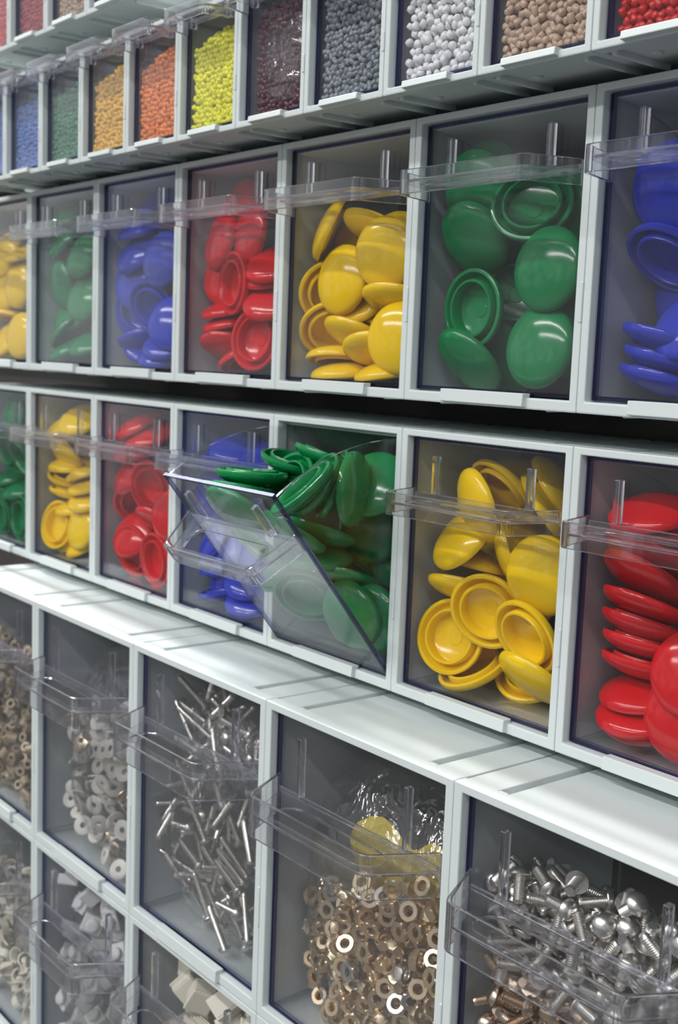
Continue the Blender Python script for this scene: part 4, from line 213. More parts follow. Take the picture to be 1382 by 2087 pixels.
# ------------------------------------------------------------ storage bins
def make_bin(w, h, depth, tray_d, st, top, bot, hz, hh, hp, bk, fr, rib_x, rib_off, tab_h, groove=.0042, tongue=.0009):
    """one bin: origin bottom centre of its front face. hz = height of the handle's upper rim"""
    root = empty('storage_bin'); hw = w/2-.00015
    ox, oz0, oz1 = w/2-st, bot, h-top
    bm = bmesh.new()
    fd = .0075
    # frame: two stiles, sill and head as one ring
    O = [(-hw, 0), (hw, 0), (hw, h), (-hw, h)]; I = [(-ox, oz0), (ox, oz0), (ox, oz1), (-ox, oz1)]
    for y, fl in ((0, 0), (fd, 1)):
        o_ = [bm.verts.new((x, y, z)) for x, z in O]; i_ = [bm.verts.new((x, y, z)) for x, z in I]
        for k in range(4): bm.faces.new((o_[k], o_[(k+1) % 4], i_[(k+1) % 4], i_[k]))
        if not fl: fo, fi = o_, i_
        else:
            for k in range(4):
                bm.faces.new((fo[k], fo[(k+1) % 4], o_[(k+1) % 4], o_[k])); bm.faces.new((fi[k], fi[(k+1) % 4], i_[(k+1) % 4], i_[k]))
    t = .0014; e = .0006
    box(bm, -hw+e, -hw+e+t, fd, depth, .001, h-.0004-groove); box(bm, hw-e-t, hw-e, fd, depth, .001, h-.0004-groove)
    g = groove
    box(bm, -hw+e+t, hw-e-t, fd, depth, .001, .001+t); box(bm, -hw+e+t, hw-e-t, fd, depth, h-.0004-g-t, h-.0004-g)
    # thick top with two long open grooves, and matching tongues underneath
    gx = w/2-rib_off; gw = g*.68; gy = fd+.0025
    for x0_, x1_ in ((-hw+e, -gx-gw), (-gx+gw, gx-gw), (gx+gw, hw-e)): box(bm, x0_, x1_, fd-.0002, depth, h-.0004-g, h-.0004)
    for sx in (-1, 1):
        box(bm, sx*gx-gw, sx*gx+gw, fd-.0002, gy, h-.0004-g, h-.0004)
        box(bm, sx*gx-.0012, sx*gx+.0012, .0062, depth-.02, -tongue, .002)
    lathe_b = bmesh.new(); lathe(lathe_b, [(0, -.0003), (.0026, -.0003), (.0028, .0015), (0, .0015)], 20)
    for v in lathe_b.verts: v.co.x += -w*.24; v.co.y += .022
    tmp = bpy.data.meshes.new('t'); lathe_b.to_mesh(tmp); lathe_b.free(); bm.from_mesh(tmp); bpy.data.meshes.remove(tmp)
    # snap clip on the stile seam
    box(bm, hw-.0018, hw+.0001, -.0005, .004, h*.28, h*.41)
    housing = link('housing', bm, M['frame'], root, .0007)
    bm = bmesh.new()
    tw = w*.24
    prism(bm, [(-.0026, tab_h), (-.0032, .0012), (.0012, .0006), (.0030, tab_h)], 0, -tw, tw)
    link('retaining_tab', bm, M['frame'], housing, .0004)
    bm = bmesh.new(); box(bm, -w*.27, w*.27, .0085, .0115, oz1-.0026, oz1+.0004)
    link('catch_strip', bm, M['frame'], housing, .0003)
    # tray: turns about its lower front edge
    bw = ox-.0009; pz = oz0+.0008; H = oz1-.0008-pz; T = .0022
    bm = bmesh.new()
    b = .0020
    def grid(y, mi_in):
        xs = (-bw, -bw+b, bw-b, bw); zs = (0, b, H-b*.6, H)
        V = [[bm.verts.new((x, y, z)) for x in xs] for z in zs]
        for i in range(3):
            for j in range(3):
                f = bm.faces.new((V[i][j], V[i][j+1], V[i+1][j+1], V[i+1][j])); f.material_index = 0 if (i == 1 and j == 1) else 1
        return V
    A = grid(0, 0); B = grid(T, 0)
    def side(P, Q):
        for i in range(3): bm.faces.new((P[i], P[i+1], Q[i+1], Q[i])).material_index = 1
    side(A[0], B[0]); side(A[3], B[3]); side([r[0] for r in A], [r[0] for r in B]); side([r[3] for r in A], [r[3] for r in B])
    R = H*.985; d = tray_d
    zb = math.sqrt(max(R*R-d*d, (H*.3)**2))
    a1 = math.degrees(math.asin(min(1, d/R)))
    prof = [(T, .0)] + [(R*math.sin(math.radians(a)), R*math.cos(math.radians(a))) for a in [a1*i/14 for i in range(15)]]
    prof[1] = (T, R)
    prof += [(d, .004)]
    prism(bm, prof, 0, -bw, -bw+.0018, 0, 2); prism(bm, prof, 0, bw-.0018, bw, 0, 2)
    box(bm, -bw+.0016, bw-.0016, T, d, 0, .0016, 0); box(bm, -bw+.0016, bw-.0016, d-.0016, d, .0016, zb, 0)
    tray = link('tray', bm, [M['pane'], M['rim'], M['edge']], root); tray.location = (0, .0042, pz)
    # handle: a slotted plate with an upstanding and a hanging wall round it
    bm = bmesh.new()
    zt = hz-pz; zm = zt-hh*.47; t = .0017
    c = .0045
    def path(off):
        bk_, fr_, p_ = bk-off, fr-off*.9, hp-off
        dx, dy = bk_-fr_, p_; Ln = math.hypot(dx, dy); ux, uy = dx/Ln, dy/Ln
        L_ = [(-bk_, 0)]
        for sgn in (-1, 1):
            P0 = (sgn*(fr_+ux*c), -p_+uy*c); P1 = (sgn*fr_, -p_); P2 = (sgn*(fr_-c), -p_)
            pts = [tuple((1-s)**2*P0[k]+2*s*(1-s)*P1[k]+s*s*P2[k] for k in (0, 1)) for s in [i/5 for i in range(6)]]
            L_ += pts if sgn < 0 else pts[::-1]
        return L_ + [(bk_, 0)]
    po, pi_ = path(0), path(t)
    prism(bm, po + pi_[::-1], 2, zt-hh, zt)
    wall_faces = None
    po2 = path(t+.0001)
    sl = hp*.27; cx = fr-sl-.006; cy = -hp*.52
    slot = arc(cx, cy, sl, -90, 90, 10) + arc(-cx, cy, sl, 90, 270, 10)
    holed(bm, po2, slot, zm-.0008, zm+.0008)
    box(bm, -bk+.002, bk-.002, -.0014, -.0001, zm+.0008, zm+.0036)
    link('handle', bm, [M['handle'], M['handle_edge']], tray, .0004, bmat=1)
    for sx in (-1, 1):
        bm = bmesh.new()
        box(bm, sx*rib_x-.0016, sx*rib_x+.0016, -.0042, -.0001, zm+.0038, H-.0085)
        link('guide_rib', bm, [M['handle'], M['handle_edge']], tray, .0004, bmat=1)
    return root

BINS = {}
CD = make_bin(.12, .1476, .094, .09, .0046, .0036, .0055, .1163, .0122, .030, .0525, .0435, .0335, .023, .0075)
EARG = (.15, .1867, .12, .115, .0055, .0045, .0064, .1470, .0225, .034, .066, .0475, .043, .023, .009)
BE = make_bin(*EARG); BF = make_bin(*EARG)
BB = make_bin(.06663, .0780, .064, .06, .0036, .0028, .0036, .0745, .0105, .022, .0295, .0235, .019, .0075, .0046, .0022, .0018)
FIRST = {}
def place_bin(proto, loc, label, group):
    if proto not in FIRST: FIRST[proto] = 1; o = proto
    else: o = copy_tree(proto)
    o.location = loc; tag(o, label, 'storage bin', group)
    return o
KIDS_DONE = False
YE, YB, YA = -.0567, -.031, -.031
A0, ZA = .0288, .2681
PH = {'C-1': "upper row's far-left yellow bin", 'C0': "upper row's left green bin", 'C1': "upper row's left blue bin", 'C2': "upper row's red bin",
      'C3': "upper row's right yellow bin", 'C4': "upper row's right green bin", 'C5': "upper row's right blue bin",
      'D-1': "lower row's far-left green bin", 'D0': "lower row's left yellow bin", 'D1': "lower row's left red bin", 'D2': "lower row's blue bin",
      'D3': "the open green bin", 'D4': "lower row's right yellow bin", 'D5': "lower row's right red bin"}
BL = {'C-1': "grey-framed clear bin of yellow caps cut off by the left edge, upper cap row", 'C0': "grey-framed clear bin of green caps, left end of the upper cap row",
      'C1': "grey-framed clear bin of blue caps, left of the upper row's red bin", 'C2': "grey-framed clear bin of red caps in the upper cap row",
      'C3': "grey-framed clear bin of yellow caps, right of the upper row's red bin", 'C4': "grey-framed clear bin of large green caps, right side of the upper cap row",
      'C5': "grey-framed clear bin of blue caps at the right edge, upper cap row",
      'D-1': "grey-framed clear bin of green caps at the left edge, lower cap row", 'D0': "grey-framed clear bin of yellow caps, left in the lower cap row",
      'D1': "grey-framed clear bin of red caps, left of the lower row's blue bin", 'D2': "grey-framed clear bin of blue caps partly behind the open bin",
      'D3': "clear bin tilted open and heaped with green caps, lower cap row", 'D4': "grey-framed clear bin of yellow caps, right of the open green bin",
      'D5': "grey-framed clear bin of red caps at the right edge, lower cap row"}
for k in range(-1, 6):
    for row, z in (('C', .0155), ('D', -.1476)):
        o = place_bin(CD, (.12*k+.06, 0, z), BL['%s%d' % (row, k)], 'grey-framed cap bins')
        if row == 'D' and k == 3:
            for ch in o.children:
                if ch.name.startswith('tray'): ch.rotation_euler.x = math.radians(38.8)
EL = ["clear bin of tan metal spacers, left edge of the large hardware row", "large clear bin of bagged pale washers", "large clear bin of bagged long silver screws",
      "large clear bin of bagged hex nuts with a yellow card", "large clear bin of loose short bolts, lower right corner"]
FL = ["bottom-row clear bin of cream cable clips, left edge", "bottom-row clear bin of grey-white blocks below the washers", "bottom-row clear bin of cream ribbed plugs below the screws",
      "bottom-row clear bin just showing below the hex nuts"]
for k in range(5): place_bin(BE, (.065+.15*k, YE, -.3404), EL[k], 'large hardware bins')
for k in range(4): place_bin(BF, (.065+.15*k, YE, -.3404-.1871), FL[k], 'large hardware bins')
PC = {'blue': (.07, .18, .52), 'green': (.025, .20, .09), 'amber': (.78, .46, .03), 'orange': (.82, .22, .02), 'yellow': (.92, .88, .01), 'maroon': (.11, .022, .04),
      'grey': (.22, .25, .28), 'white': (.80, .83, .86), 'tan': (.50, .36, .26), 'red': (.58, .02, .02), 'dark red': (.40, .03, .04), 'pale grey': (.42, .46, .5)}
ROWB = [(-1, 'blue', 'cut off by the left edge'), (0, 'blue', 'leftmost whole bin of the pellet row'), (1, 'green', ''), (2, 'amber', ''), (3, 'orange', ''), (4, 'yellow', ''), (5, 'maroon', ''),
        (6, 'grey', ''), (7, 'white', ''), (8, 'tan', 'right of the white pellets'), (9, 'red', 'at the top right corner')]
ROWA = [(-1, 'red', 'cut off by the left edge'), (0, 'dark red', 'at the top left corner'), (1, 'tan', 'at the top left'), (2, 'pale grey', 'at the top edge')]
B0, BP = .0213, .06670
for k, c, w in ROWB: place_bin(BB, (B0+BP*(k+.5), YB, .168), ('small clear bin of %s plastic pellets %s' % (c, w or 'in the main pellet row')).strip(), 'pellet bins')
for k, c, w in ROWA: place_bin(BB, (A0+BP*(k+.5), YA, ZA), 'topmost-row small clear bin of %s pellets %s' % (c, w), 'pellet bins')

# ------------------------------------------------------------ cover caps
def cap_meshes(mat):
    root = empty('cover_cap')
    bm = bmesh.new()
    P = [(0, .0088)]
    for i in range(1, 11):
        r = .0198*math.sin(i/10*PI/2); P.append((r, .0022+.0066*math.cos(i/10*PI/2)**1.15))
    P += [(.01995, .0012), (.0198, .0003), (.0194, 0), (.0180, 0), (.0176, .0004), (.0172, .0028), (.0160, .0040), (.0110, .0062), (.0042, .0070), (.0038, .0066), (.0012, .0066), (0, .0066)]
    lathe(bm, P, 40)
    for v in bm.verts: v.co *= 1.06
    link('dome', bm, mat, root, smooth='angle')
    bm = bmesh.new()
    lathe(bm, [(.0144, .0050), (.0146, .0030), (.0146, -.0002), (.0142, -.0008), (.0132, -.0008), (.0128, -.0003), (.0126, .0030), (.0124, .0060)], 40, closed=True)
    for v in bm.verts: v.co *= 1.06
    link('snap_ring', bm, mat, root, smooth='angle')
    return root
PROTO = {}
ORD = ['highest', 'second highest', 'third highest', 'fourth highest', 'fifth highest', 'sixth highest', 'seventh highest', 'eighth highest', 'ninth highest', 'tenth highest', 'eleventh highest', 'twelfth highest', 'thirteenth highest', 'fourteenth highest', 'fifteenth highest']
rnd = random.Random(3)
BC = {'C-1': 'yellow', 'C0': 'green', 'C1': 'blue', 'C2': 'red', 'C3': 'yellow', 'C4': 'green', 'C5': 'blue', 'D-1': 'green', 'D0': 'yellow', 'D1': 'red', 'D2': 'blue', 'D3': 'green', 'D4': 'yellow', 'D5': 'red'}
for key, lst in CAPS.items():
    col = BC[key]
    kinds = {}
    for it in lst:
        hid, x, y, z, nx, ny, nz = it
        if hid: kd = 'hid'
        elif abs(nz) > .72: kd = 'lying'
        elif ny < 0: kd = 'dome'
        else: kd = 'ring'
        kinds.setdefault(kd, []).append(it)
    for kd, items in kinds.items():
        items.sort(key=lambda t: -t[3])
        for i, (hid, x, y, z, nx, ny, nz) in enumerate(items):
            if col not in PROTO: o = PROTO[col] = cap_meshes(M[col])
            else: o = copy_tree(PROTO[col])
            o.location = (x, y, z)
            o.rotation_mode = 'QUATERNION'
            o.rotation_quaternion = Vector((nx, ny, nz)).to_track_quat('Z', 'Y') @ Quaternion((0, 0, 1), rnd.uniform(0, 6.28))
            if kd == 'hid': lab = '%s cap half hidden behind the front caps in %s' % (col, PH[key])
            else:
                how = {'lying': 'lying edge-on', 'dome': 'dome side out', 'ring': 'ring side out'}[kd]
                lab = ('%s cap %s, %s such in %s' % (col, how, ORD[i], PH[key])) if len(items) > 1 else '%s cap %s, only such in %s' % (col, how, PH[key])
            tag(o, lab, 'cap', '%s caps in %s' % (col, PH[key]))

# ------------------------------------------------------------ small hardware
def quat(n): return Vector(n).to_track_quat('Z', 'Y')
def scatter(proto, items, label, cat, group, spin=True):
    for i, it in enumerate(items):
        o = proto if i == 0 else copy_tree(proto)
        o.location = it[:3]; o.rotation_mode = 'QUATERNION'; o.rotation_quaternion = quat(it[3:]) @ Quaternion((0, 0, 1), rnd.uniform(0, 6.28))
        tag(o, label, cat, group)
def hexnut(mat):
    bm = bmesh.new(); R = .0058; h = .0024; ri = .0023; n = 48
    def hexr(a): a = (a % (PI/3)) - PI/6; return R*.866/math.cos(a)
    rings = []
    for fr, z in (('i', -h), ('c', -h), ('o', -h+.0006), ('o', h-.0006), ('c', h), ('i', h), ('t', h-.0007), ('t', -h+.0007)):
        ring = []
        for i in range(n):
            a = 2*PI*i/n; r = {'i': ri+.0005, 'c': R*.84, 'o': hexr(a), 't': ri}[fr]
            ring.append(bm.verts.new((r*math.cos(a), r*math.sin(a), z)))
        rings.append(ring)
    for k in range(8):
        a, b = rings[k], rings[(k+1) % 8]
        for i in range(n): bm.faces.new((a[i], a[(i+1) % n], b[(i+1) % n], b[i]))
    return link('hex_nut', bm, mat, smooth='angle')
def thread(bm, r, z0, z1, pitch, n=12):
    P = [(0, z0), (r*.9, z0)]
    z = z0
    k = 0
    while z > z1+pitch:
        P += [(r, z-pitch*.3), (r*.82, z-pitch*.8)]; z -= pitch
    P += [(r*.7, z1), (0, z1)]
    lathe(bm, P, n)
def screw(name, hr, hh, r, length, pitch, mat):
    root = empty(name)
    bm = bmesh.new()
    lathe(bm, [(0, hh), (hr*.35, hh*.97), (hr*.7, hh*.75), (hr*.93, hh*.4), (hr, hh*.12), (hr*.97, 0), (0, 0)], 20)
    # cross recess as two sunken bars on the crown
    link('head', bm, mat, root, smooth='angle')
    bm = bmesh.new(); thread(bm, r, .0003, -length, pitch)
    link('threaded_shank', bm, mat, root, smooth='angle')
    return root
s1 = screw('machine_screw', .0043, .0030, .0022, .0285, .0010, M['steel'])
scatter(s1, HW['screw'], 'long silver pan-head screw in the clear bag of the screw bin', 'screw', 'long screws in the bag')
nuts = HW['nut']
scatter(hexnut(M['nut']), [t for i, t in enumerate(nuts) if i % 6], 'brassy hex nut inside the clear bag with the yellow card', 'nut', 'bagged brassy hex nuts')
scatter(hexnut(M['steel']), [t for i, t in enumerate(nuts) if i % 6 == 0], 'silvery hex nut inside the clear bag with the yellow card', 'nut', 'bagged silvery hex nuts')
bl = HW['bolt']
scatter(screw('bolt', .0054, .0038, .0028, .0125, .001, M['steel']), [t for t in bl if t[2] > -.243], 'short silvery dome-head bolt, upper layers of the loose bolt bin', 'bolt', 'loose silvery bolts')
scatter(screw('bolt', .0054, .0038, .0028, .0125, .001, M['copper_and_reflection']), [t for t in bl if t[2] <= -.243], 'short dome-head bolt with brown reflection painted in, lower layers of the loose bolt bin', 'bolt', 'loose bolts with painted brown reflection')  # same nickel bolts, the brown reflection low in the bin put into their colour
bm = bmesh.new(); lathe(bm, [(.0022, -.0007), (.0068, -.0007), (.0072, -.0004), (.0072, .0004), (.0068, .0007), (.0022, .0007)], 28, closed=True)
scatter(link('washer', bm, M['washer'], smooth='angle'), [t for i, t in enumerate(HW['washer']) if i % 7], 'milky white plastic washer in the bag of the washer bin', 'washer', 'white washers in the bag')
bm = bmesh.new(); lathe(bm, [(.0022, -.0007), (.0068, -.0007), (.0072, -.0004), (.0072, .0004), (.0068, .0007), (.0022, .0007)], 28, closed=True)
scatter(link('washer', bm, M['copper_and_reflection'], smooth='angle'), [t for i, t in enumerate(HW['washer']) if i % 7 == 0], 'coppery metal washer among the white ones in the washer bin', 'washer', 'coppery washers in the bag')
bm = bmesh.new(); lathe(bm, [(.0019, -.0042), (.0038, -.0042), (.0042, -.0038), (.0042, .0038), (.0038, .0042), (.0019, .0042)], 22, closed=True)
scatter(link('metal_spacer', bm, M['spacer'], smooth='angle'), HW['spacer'], 'short tan metal spacer tube in the bin at the left edge', 'spacer', 'tan metal spacers')
# cable clips: a bent saddle with a foot
bm = bmesh.new()
o_ = arc(0, 0, .0062, 0, 180, 14); i_ = arc(0, 0, .0046, 180, 0, 14)
prism(bm, o_ + [(-.0062, -.006), (-.0046, -.006)] + i_ + [(.0046, -.004), (.0095, -.004), (.0095, -.0056), (.0062, -.0056)], 2, -.003, .003)
scatter(link('cable_clip', bm, M['clip'], bevel=.0003), HW['clip'], 'cream plastic cable clip in the bottom-left bin', 'clip', 'cream cable clips')
bm = bmesh.new(); box(bm, -.008, .008, -.0065, .0065, -.005, .003); 
lathe(bm, [(0, .0072), (.0042, .0070), (.0048, .0062), (.0048, .003)], 20)
scatter(link('cap_block', bm, M['block'], bevel=.0009), HW['block'], 'greyish white plastic block with a round stud in the block bin', 'block', 'grey-white blocks')
bm = bmesh.new(); box(bm, -.0085, .0085, -.009, .009, -.0070, -.0045); box(bm, -.0062, .0062, -.0068, .0068, -.0045, .0060)
for k in range(4): box(bm, -.0075, .0075, -.0080, .0080, -.0028+k*.0024, -.0016+k*.0024)
scatter(link('ribbed_plug', bm, M['plug'], bevel=.0008), HW['plug'], 'cream ribbed square plug in the bottom-row plug bin', 'plug', 'cream ribbed plugs')

# ------------------------------------------------------------ clear bags and card
def bag(name, x0, x1, y0, y1, z0, z1, label, seed, top_pinch=.3, bulge=.25):
    r = random.Random(seed); bm = bmesh.new(); nu, nv = 40, 30
    ph = [(r.uniform(2, 9), r.uniform(2, 9), r.uniform(0, 6), r.uniform(.0006, .0018)) for _ in range(9)]
    cx, cy, cz = (x0+x1)/2, (y0+y1)/2, (z0+z1)/2; a, b, c = (x1-x0)/2, (y1-y0)/2, (z1-z0)/2
    def sp(t, p): return math.copysign(abs(t)**p, t)
    rows = []
    for j in range(nv+1):
        v = -PI/2+PI*j/nv; row = []
        zz = sp(math.sin(v), .7); rr = abs(math.cos(v))**.45
        th = 1-top_pinch*max(0, zz)**2
        for i in range(nu):
            u = 2*PI*i/nu
            X = sp(math.cos(u), .6)*rr; Y = sp(math.sin(u), .6)*rr*th
            w = sum(A*math.sin(f*u+p+g*v)*math.cos(g*v*1.3) for f, g, p, A in ((round(q[0]), q[1], q[2], q[3]) for q in ph))*.45
            row.append(bm.verts.new((cx+X*(a+w), cy+Y*(b+w), cz+zz*(c+w*.5))))
        rows.append(row)
    for j in range(nv):
        for i in range(nu):
            q = (rows[j][i], rows[j][(i+1) % nu], rows[j+1][(i+1) % nu], rows[j+1][i])
            bm.faces.new(q)
    bmesh.ops.remove_doubles(bm, verts=bm.verts[:], dist=1e-6)
    o = link(name, bm, M['film'], smooth=True)
    tag(o, label, 'bag'); return o
F0 = YE+.0068
bag('plastic_bag', .452, .579, F0+.0005, .034, -.333, -.178, 'crinkled clear plastic bag holding the hex nuts', 1, .75)
bag('plastic_bag', .300, .431, F0+.0005, .036, -.331, -.175, 'clear plastic bag around the long silver screws', 2, .6)
bag('plastic_bag', .160, .281, F0+.0005, .036, -.331, -.180, 'clear plastic bag around the pale washers', 3, .6)
bag('plastic_bag', .150, .281, F0+.0005, .036, -.518, -.366, 'clear plastic bag around the grey-white blocks in the bottom row', 4, .5)
bm = bmesh.new()
nx, nz = 12, 8; V = {}
for s_ in (0, 1):
    for i in range(nx+1):
        for j in range(nz+1):
            x = .498+.076*i/nx; z = -.246+.036*j/nz; y = -.036+.010*math.sin(i/nx*2.2)+.004*math.sin(j*.8+i*.5)+s_*.0004
            V[s_, i, j] = bm.verts.new((x, y, z + .006*math.sin(i*.9)*(j/nz)))
for s_ in (0, 1):
    for i in range(nx):
        for j in range(nz): bm.faces.new([V[s_, i+a, j+b] for a, b in ((0, 0), (1, 0), (1, 1), (0, 1))])
ring = [(i, 0) for i in range(nx)] + [(nx, j) for j in range(nz)] + [(i, nz) for i in range(nx, 0, -1)] + [(0, j) for j in range(nz, 0, -1)]
for q in range(len(ring)):
    a, b = ring[q], ring[(q+1) % len(ring)]; bm.faces.new((V[0, *a], V[0, *b], V[1, *b], V[1, *a]))
tag(link('label_card', bm, M['card'], smooth=True), 'crumpled yellow card on top of the hex nuts in the bag', 'card')

# ------------------------------------------------------------ pellets: heaps nobody could count
def pellets(cx, y0, z0, w, h, mat, label, size, length, seed, slope=.5, top=.78, flat=False):
    r = random.Random(seed); me_v = []; me_f = []
    n = 8
    def pel(p, q, R, Lh):
        b = len(me_v); bev = R*.25
        for rr, zz in ((R-bev, -Lh), (R, -Lh+bev), (R, Lh-bev), (R-bev, Lh)):
            for i in range(n):
                a = 2*PI*i/n; me_v.append(p + q @ Vector((rr*math.cos(a), rr*math.sin(a), zz)))
        for k in range(3):
            for i in range(n):
                j = (i+1) % n; me_f.append((b+k*n+i, b+k*n+j, b+(k+1)*n+j, b+(k+1)*n+i))
        me_f.append([b+i for i in reversed(range(n))]); me_f.append([b+3*n+i for i in range(n)])
    s = size*1.02
    x0, x1 = cx-w/2, cx+w/2
    def surf(x, y):   # height of the heap
        f = (x-x0)/w
        return z0 + h*(top - .10*(1-f) + .03*math.sin(f*7+seed)) + slope*(y-y0)
    nxx = int(w/s); layers = 3
    for ly in range(layers):
        y = y0 + size*.55 + ly*size*.75
        nzz = int(h/s)+6
        for j in range(nzz):
            for i in range(nxx):
                x = x0 + (i+.5+.5*(j % 2)*(1 if i < nxx-1 else 0))*w/nxx + r.uniform(-.28, .28)*s; z = z0 + size*.5 + j*s*.9 + r.uniform(-.28, .28)*s
                if z > surf(x, y) or z > z0+h-size*.5: continue
                x = min(max(x, x0+size*.55), x1-size*.55); z = max(z, z0+size*.5)
                q = Quaternion((r.gauss(0, 1), r.gauss(0, 1), r.gauss(0, 1), r.gauss(0, 1))).normalized()
                pel(Vector((x, y + r.uniform(-.1, .25)*size, z)), q, size*.5*r.uniform(.9, 1.05), length*.5*r.uniform(.85, 1.1))
    # sloped crown going back
    for k in range(int(w/s*14)):
        x = r.uniform(x0+size*.6, x1-size*.6); y = y0+size*2.5+r.uniform(0, .03); z = min(surf(x, y), z0+h-size)
        q = Quaternion((r.gauss(0, 1), r.gauss(0, 1), r.gauss(0, 1), r.gauss(0, 1))).normalized()
        pel(Vector((x, y, z)), q, size*.5, length*.5)
    # core of the heap
    b = len(me_v); ya, yb = y0+size*2.2, y0+.045
    za, zb_ = min(surf(cx, ya), z0+h)-size*1.5, min(surf(cx, yb), z0+h)-size
    for x in (x0+.0005, x1-.0005):
        for (y, z) in ((ya, z0+.0005), (yb, z0+.0005), (yb, zb_), (ya, za)): me_v.append(Vector((x, y, z)))
    for f in ((0, 1, 2, 3), (7, 6, 5, 4), (0, 4, 5, 1), (1, 5, 6, 2), (2, 6, 7, 3), (3, 7, 4, 0)): me_f.append([b+i for i in f])
    me = bpy.data.meshes.new('plastic_pellets'); me.from_pydata([tuple(v) for v in me_v], [], me_f); me.update()
    me.materials.append(mat)
    for p in me.polygons: p.use_smooth = len(p.vertices) == 4
    me.set_sharp_from_angle(angle=math.radians(50))
    o = bpy.data.objects.new('plastic_pellets', me); COL.objects.link(o)
    tag(o, label, 'pellets', None, 'stuff')
PS = {'maroon': (.0030, .0032)}
for i, (k, c, w) in enumerate(ROWB):
    sz, ln = {'white': (.0044, .0030), 'tan': (.0037, .0042), 'grey': (.0033, .0040), 'red': (.0036, .0040)}.get(c, (.0034, .0036))
    pellets(B0+BP*(k+.5), YB+.0066, .168+.0065, .0530, .064, pellet_mat(c, PC[c]), ('heap of %s plastic pellets %s' % (c, w or 'in the main pellet row')), sz, ln, i, .6, {'yellow': .86, 'orange': .84, 'amber': .84, 'green': .82, 'blue': .8}.get(c, .98))
for i, (k, c, w) in enumerate(ROWA):
    pellets(A0+BP*(k+.5), YA+.0066, ZA+.0065, .0530, .064, pellet_mat(c, PC[c]), 'topmost-row heap of %s pellets %s' % (c, w), .0034, .0036, 20+i, .6, .95)
cx = B0+BP*5.5
# the maroon pellets sit in a bag of their own
for o in [o for o in COL.objects if o.get('label', '').startswith('heap of maroon')]:
    for v in o.data.vertices: v.co.y += .0022
bag('plastic_bag', cx-.0272, cx+.0272, YB+.0066, YB+.055, .168+.0066, .241, 'shiny wrinkled clear bag around the maroon pellets', 6, .2)

# ------------------------------------------------------------ setting
bm = bmesh.new(); box(bm, -2.2, 2.2, .1305, .16, -1.1, 1.0)
tag(link('wall_back', bm, M['wall']), kind='structure')
bm = bmesh.new(); box(bm, -3, 3, -4, .16, -1.15, -1.1)
tag(link('floor', bm, M['floor']), kind='structure')

# rails on the wall that carry the rows
def rail(y0, z0, z1, label):
    bm = bmesh.new(); box(bm, -1.0, 1.3, y0, .1303, z0, z1)
    tag(link('mounting_rail', bm, M['rail'], bevel=.001), label, 'rail', 'rails behind the bins')
for y0, z, h in ((.0942, .0155, .1476), (.0942, -.1476, .1476), (YE+.1203, -.3404, .1867), (YE+.1203, -.5275, .1867), (YB+.0643, .168, .078), (YA+.0643, ZA, .078)):
    rail(y0, z+h*.12, z+h*.22, 'dark rail on the wall behind the bins')
# ------------------------------------------------------------ light
def tube(x, y, z, lx, ly, power, rz=0., col=(1, .985, .96), ry=0.):
    l = bpy.data.lights.new('ceiling_tube', 'AREA'); l.shape = 'RECTANGLE'; l.size = lx; l.size_y = ly; l.energy = power; l.color = col
    o = bpy.data.objects.new('ceiling_tube', l); COL.objects.link(o); o.location = (x, y, z); o.rotation_euler = (0, 0, rz)
    return o
tube(-1.1, -.040, 1.55, 3.0, .035, 95)
tube(.4, -1.5, 1.5, 3.4, .10, 45)
tube(.4, -2.8, 1.5, 3.4, .10, 75)
w = bpy.data.worlds.new('shop_surroundings'); scene.world = w; w.use_nodes = True
nt = w.node_tree; N = nt.nodes; L = nt.links
for n in list(N): N.remove(n)
out = N.new('ShaderNodeOutputWorld'); bg = N.new('ShaderNodeBackground'); L.new(bg.outputs[0], out.inputs[0])
tc = N.new('ShaderNodeTexCoord'); sx = N.new('ShaderNodeSeparateXYZ'); L.new(tc.outputs['Generated'], sx.inputs[0])
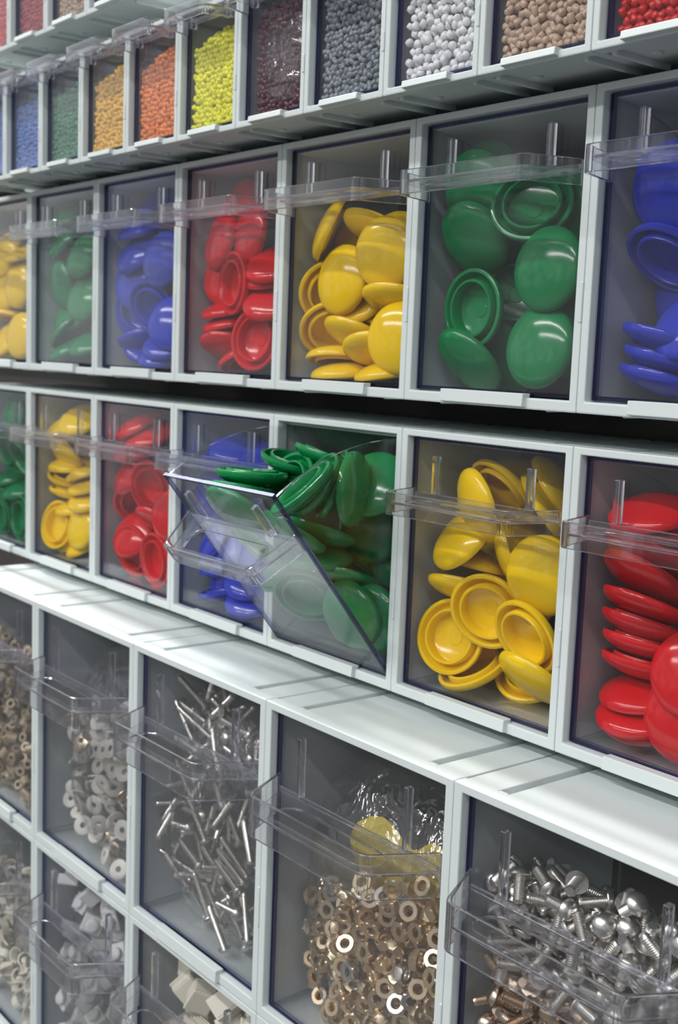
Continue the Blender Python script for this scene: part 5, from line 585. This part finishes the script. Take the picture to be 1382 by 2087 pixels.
rp = N.new('ShaderNodeValToRGB'); mr = N.new('ShaderNodeMapRange'); mr.inputs['From Min'].default_value = -1; mr.inputs['From Max'].default_value = 1
L.new(sx.outputs['Z'], mr.inputs['Value']); L.new(mr.outputs[0], rp.inputs[0])
el = rp.color_ramp.elements
el[0].position = 0; el[0].color = (.08, .08, .08, 1); el[1].position = 1; el[1].color = (.35, .36, .37, 1)
for p, c in ((.40, (.2, .2, .21, 1)), (.52, (.85, .87, .88, 1)), (.66, (.85, .87, .9, 1)), (.8, (.5, .52, .54, 1))):
    e = el.new(p); e.color = c
nz = N.new('ShaderNodeTexNoise'); nz.inputs['Scale'].default_value = 8.5; nz.inputs['Detail'].default_value = 4
L.new(tc.outputs['Generated'], nz.inputs['Vector'])
r2 = N.new('ShaderNodeMapRange'); r2.inputs['From Min'].default_value = .36; r2.inputs['From Max'].default_value = .66; r2.inputs['To Min'].default_value = .12; r2.inputs['To Max'].default_value = 2.3
L.new(nz.outputs[0], r2.inputs['Value'])
ml = N.new('ShaderNodeMix'); ml.data_type = 'RGBA'; ml.blend_type = 'MULTIPLY'; ml.inputs[0].default_value = 1
L.new(rp.outputs[0], ml.inputs[6]); L.new(r2.outputs[0], ml.inputs[7]); L.new(ml.outputs[2], bg.inputs[0])
bg.inputs[1].default_value = .5

# ------------------------------------------------------------ camera
cam = bpy.data.cameras.new('camera'); co = bpy.data.objects.new('camera', cam); COL.objects.link(co)
cam.sensor_fit = 'VERTICAL'; cam.sensor_height = 36; cam.lens = 2434.1/2087*36; cam.clip_start = .01
co.location = (.9651, -.4346, .0380); co.rotation_euler = (1.44020, -.03852, .89536)
cam.dof.use_dof = True; cam.dof.focus_distance = .56; cam.dof.aperture_fstop = 15
scene.camera = co
scene.cycles.transparent_max_bounces = 40; scene.cycles.max_bounces = 16; scene.cycles.transmission_bounces = 12; scene.cycles.glossy_bounces = 6
scene.cycles.sample_clamp_indirect = 6
vs = scene.view_settings; vs.view_transform = 'Standard'; vs.look = 'None'; vs.exposure = 0.1; vs.gamma = 1; vs.use_curve_mapping = False
